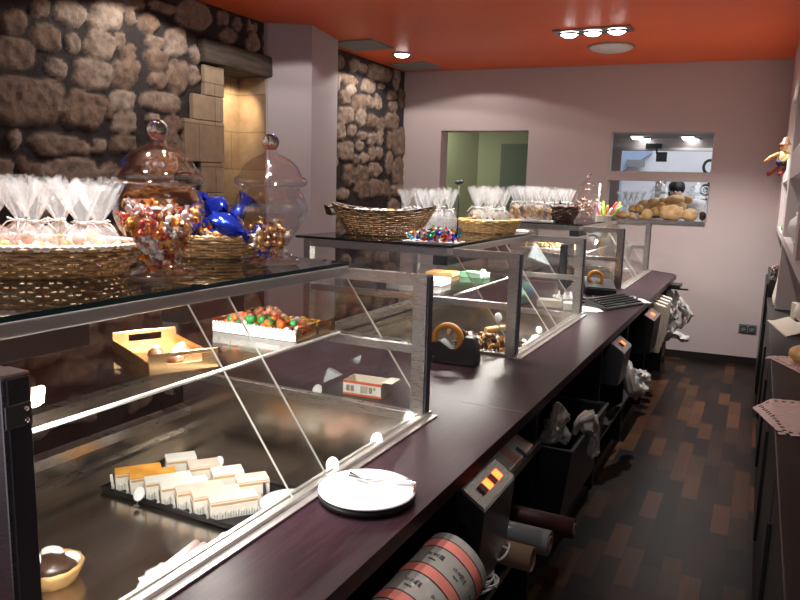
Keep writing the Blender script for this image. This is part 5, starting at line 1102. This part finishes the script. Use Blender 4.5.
# person
hc = atb(677, 183.5, 1.98); x_, z_ = hc.x, hc.z-.0
r0 = thing('person', 'dark-haired person in pale shirt with dark scarf beyond the loaves', 'person', BM @ Vector((x_, 1.98, 0)))
def skin(verts, edges, radii, mat, name, parent, root=0, sub=2):
    me = bpy.data.meshes.new(name); me.from_pydata([tuple(BM @ Vector(v)-parent.location) for v in verts], edges, []); o = bpy.data.objects.new(name, me); COL.objects.link(o); o.parent = parent
    md = o.modifiers.new('skin', 'SKIN'); md.use_smooth_shade = True
    for i, r_ in enumerate(radii): me.skin_vertices[0].data[i].radius = (r_, r_*.8) if not isinstance(r_, tuple) else r_
    me.skin_vertices[0].data[root].use_root = True; s_ = o.modifiers.new('sub', 'SUBSURF'); s_.levels = sub; s_.render_levels = sub; me.materials.append(M[mat]); return o
f = z_/1.76; X = lambda a, b_, c: (x_+a, 1.98+b_, c*f)
vs = [X(0, 0, .95), X(0, 0, 1.15), X(0, 0, 1.38), X(0, 0, 1.47), X(0, -.01, 1.54), X(0, -.015, 1.64), X(0, -.01, 1.74), X(-.19, 0, 1.40), X(-.24, -.02, 1.14), X(-.20, -.16, .98), X(-.18, -.25, .98), X(.19, 0, 1.40), X(.24, -.02, 1.14), X(.20, -.16, .98), X(.18, -.25, .98), X(-.09, 0, .88), X(-.10, -.02, .48), X(-.10, .02, .08), X(-.10, -.12, .03), X(.09, 0, .88), X(.10, -.02, .48), X(.10, .02, .08), X(.10, -.12, .03)]
es = [(0, 1), (1, 2), (2, 3), (3, 4), (4, 5), (5, 6), (2, 7), (7, 8), (8, 9), (9, 10), (2, 11), (11, 12), (12, 13), (13, 14), (0, 15), (15, 16), (16, 17), (17, 18), (0, 19), (19, 20), (20, 21), (21, 22)]
rd = [(.15, .11), (.14, .10), (.15, .10), .06, .055, .085, .06, .065, .045, .035, .03, .065, .045, .035, .03, .09, .06, .045, .035, .09, .06, .045, .035]
skin(vs, es, rd, 'skin', 'body', r0)
hcw = BM @ Vector((x_, 1.98, z_)); q = BM @ Vector((x_, 1.98, 1.69*f))
mb = MB(); mb.blob(q+Vector((0, .022, .022)), .098, .105, .105, sub=3, namp=.08); mb.blob(q+Vector((-.05, .03, -.03)), .055, .07, .09, sub=2, namp=.1); mb.build('hair', 'hair', r0)
for s_ in (-1, 1): mb = MB(); mb.blob(q+Vector((s_*.03, -.082, -.015)), .011, .008, .008, sub=1); mb.build('eye', 'ink', r0)
mb = MB(); mb.blob(q+Vector((0, -.095, -.04)), .012, .02, .02, sub=2); mb.build('nose', 'skin', r0)
skin([X(0, 0, .92), X(0, 0, 1.15), X(0, 0, 1.38), X(0, 0, 1.45), X(-.19, 0, 1.40), X(-.24, -.02, 1.16), X(.19, 0, 1.40), X(.24, -.02, 1.16)], [(0, 1), (1, 2), (2, 3), (2, 4), (4, 5), (2, 6), (6, 7)], [(.175, .13), (.165, .12), (.17, .12), .07, .08, .06, .08, .06], 'shirt', 'shirt', r0)
skin([X(0, 0, .94), X(-.09, 0, .86), X(-.10, -.02, .48), X(-.10, .02, .10), X(.09, 0, .86), X(.10, -.02, .48), X(.10, .02, .10)], [(0, 1), (1, 2), (2, 3), (0, 4), (4, 5), (5, 6)], [(.165, .125), .105, .078, .07, .105, .078, .07], 'navy', 'trousers', r0)
mb = MB(); mb.tube([BM @ Vector(X(.105*math.cos(a), .09*math.sin(a)-.01, 1.475-.03*math.sin(a)*-1)) for a in np.linspace(0, 2*PI, 18)[:-1]], .04, 8, closed=True); mb.blob(BM @ Vector(X(.11, -.12, 1.40)), .06, .04, .11, sub=2, namp=.15); mb.build('scarf', 'navy', r0)

# ================================================================== VIEW
S.view_settings.view_transform = 'Standard'; S.view_settings.look = 'None'; S.view_settings.gamma = 1; S.view_settings.use_curve_mapping = False
S.view_settings.exposure = 0.5
cy = S.cycles; cy.use_denoising = True; cy.max_bounces = 10; cy.transparent_max_bounces = 28; cy.glossy_bounces = 5; cy.diffuse_bounces = 4; cy.sample_clamp_indirect = 6; cy.caustics_reflective = True; cy.blur_glossy = 1.0; cy.caustics_refractive = False
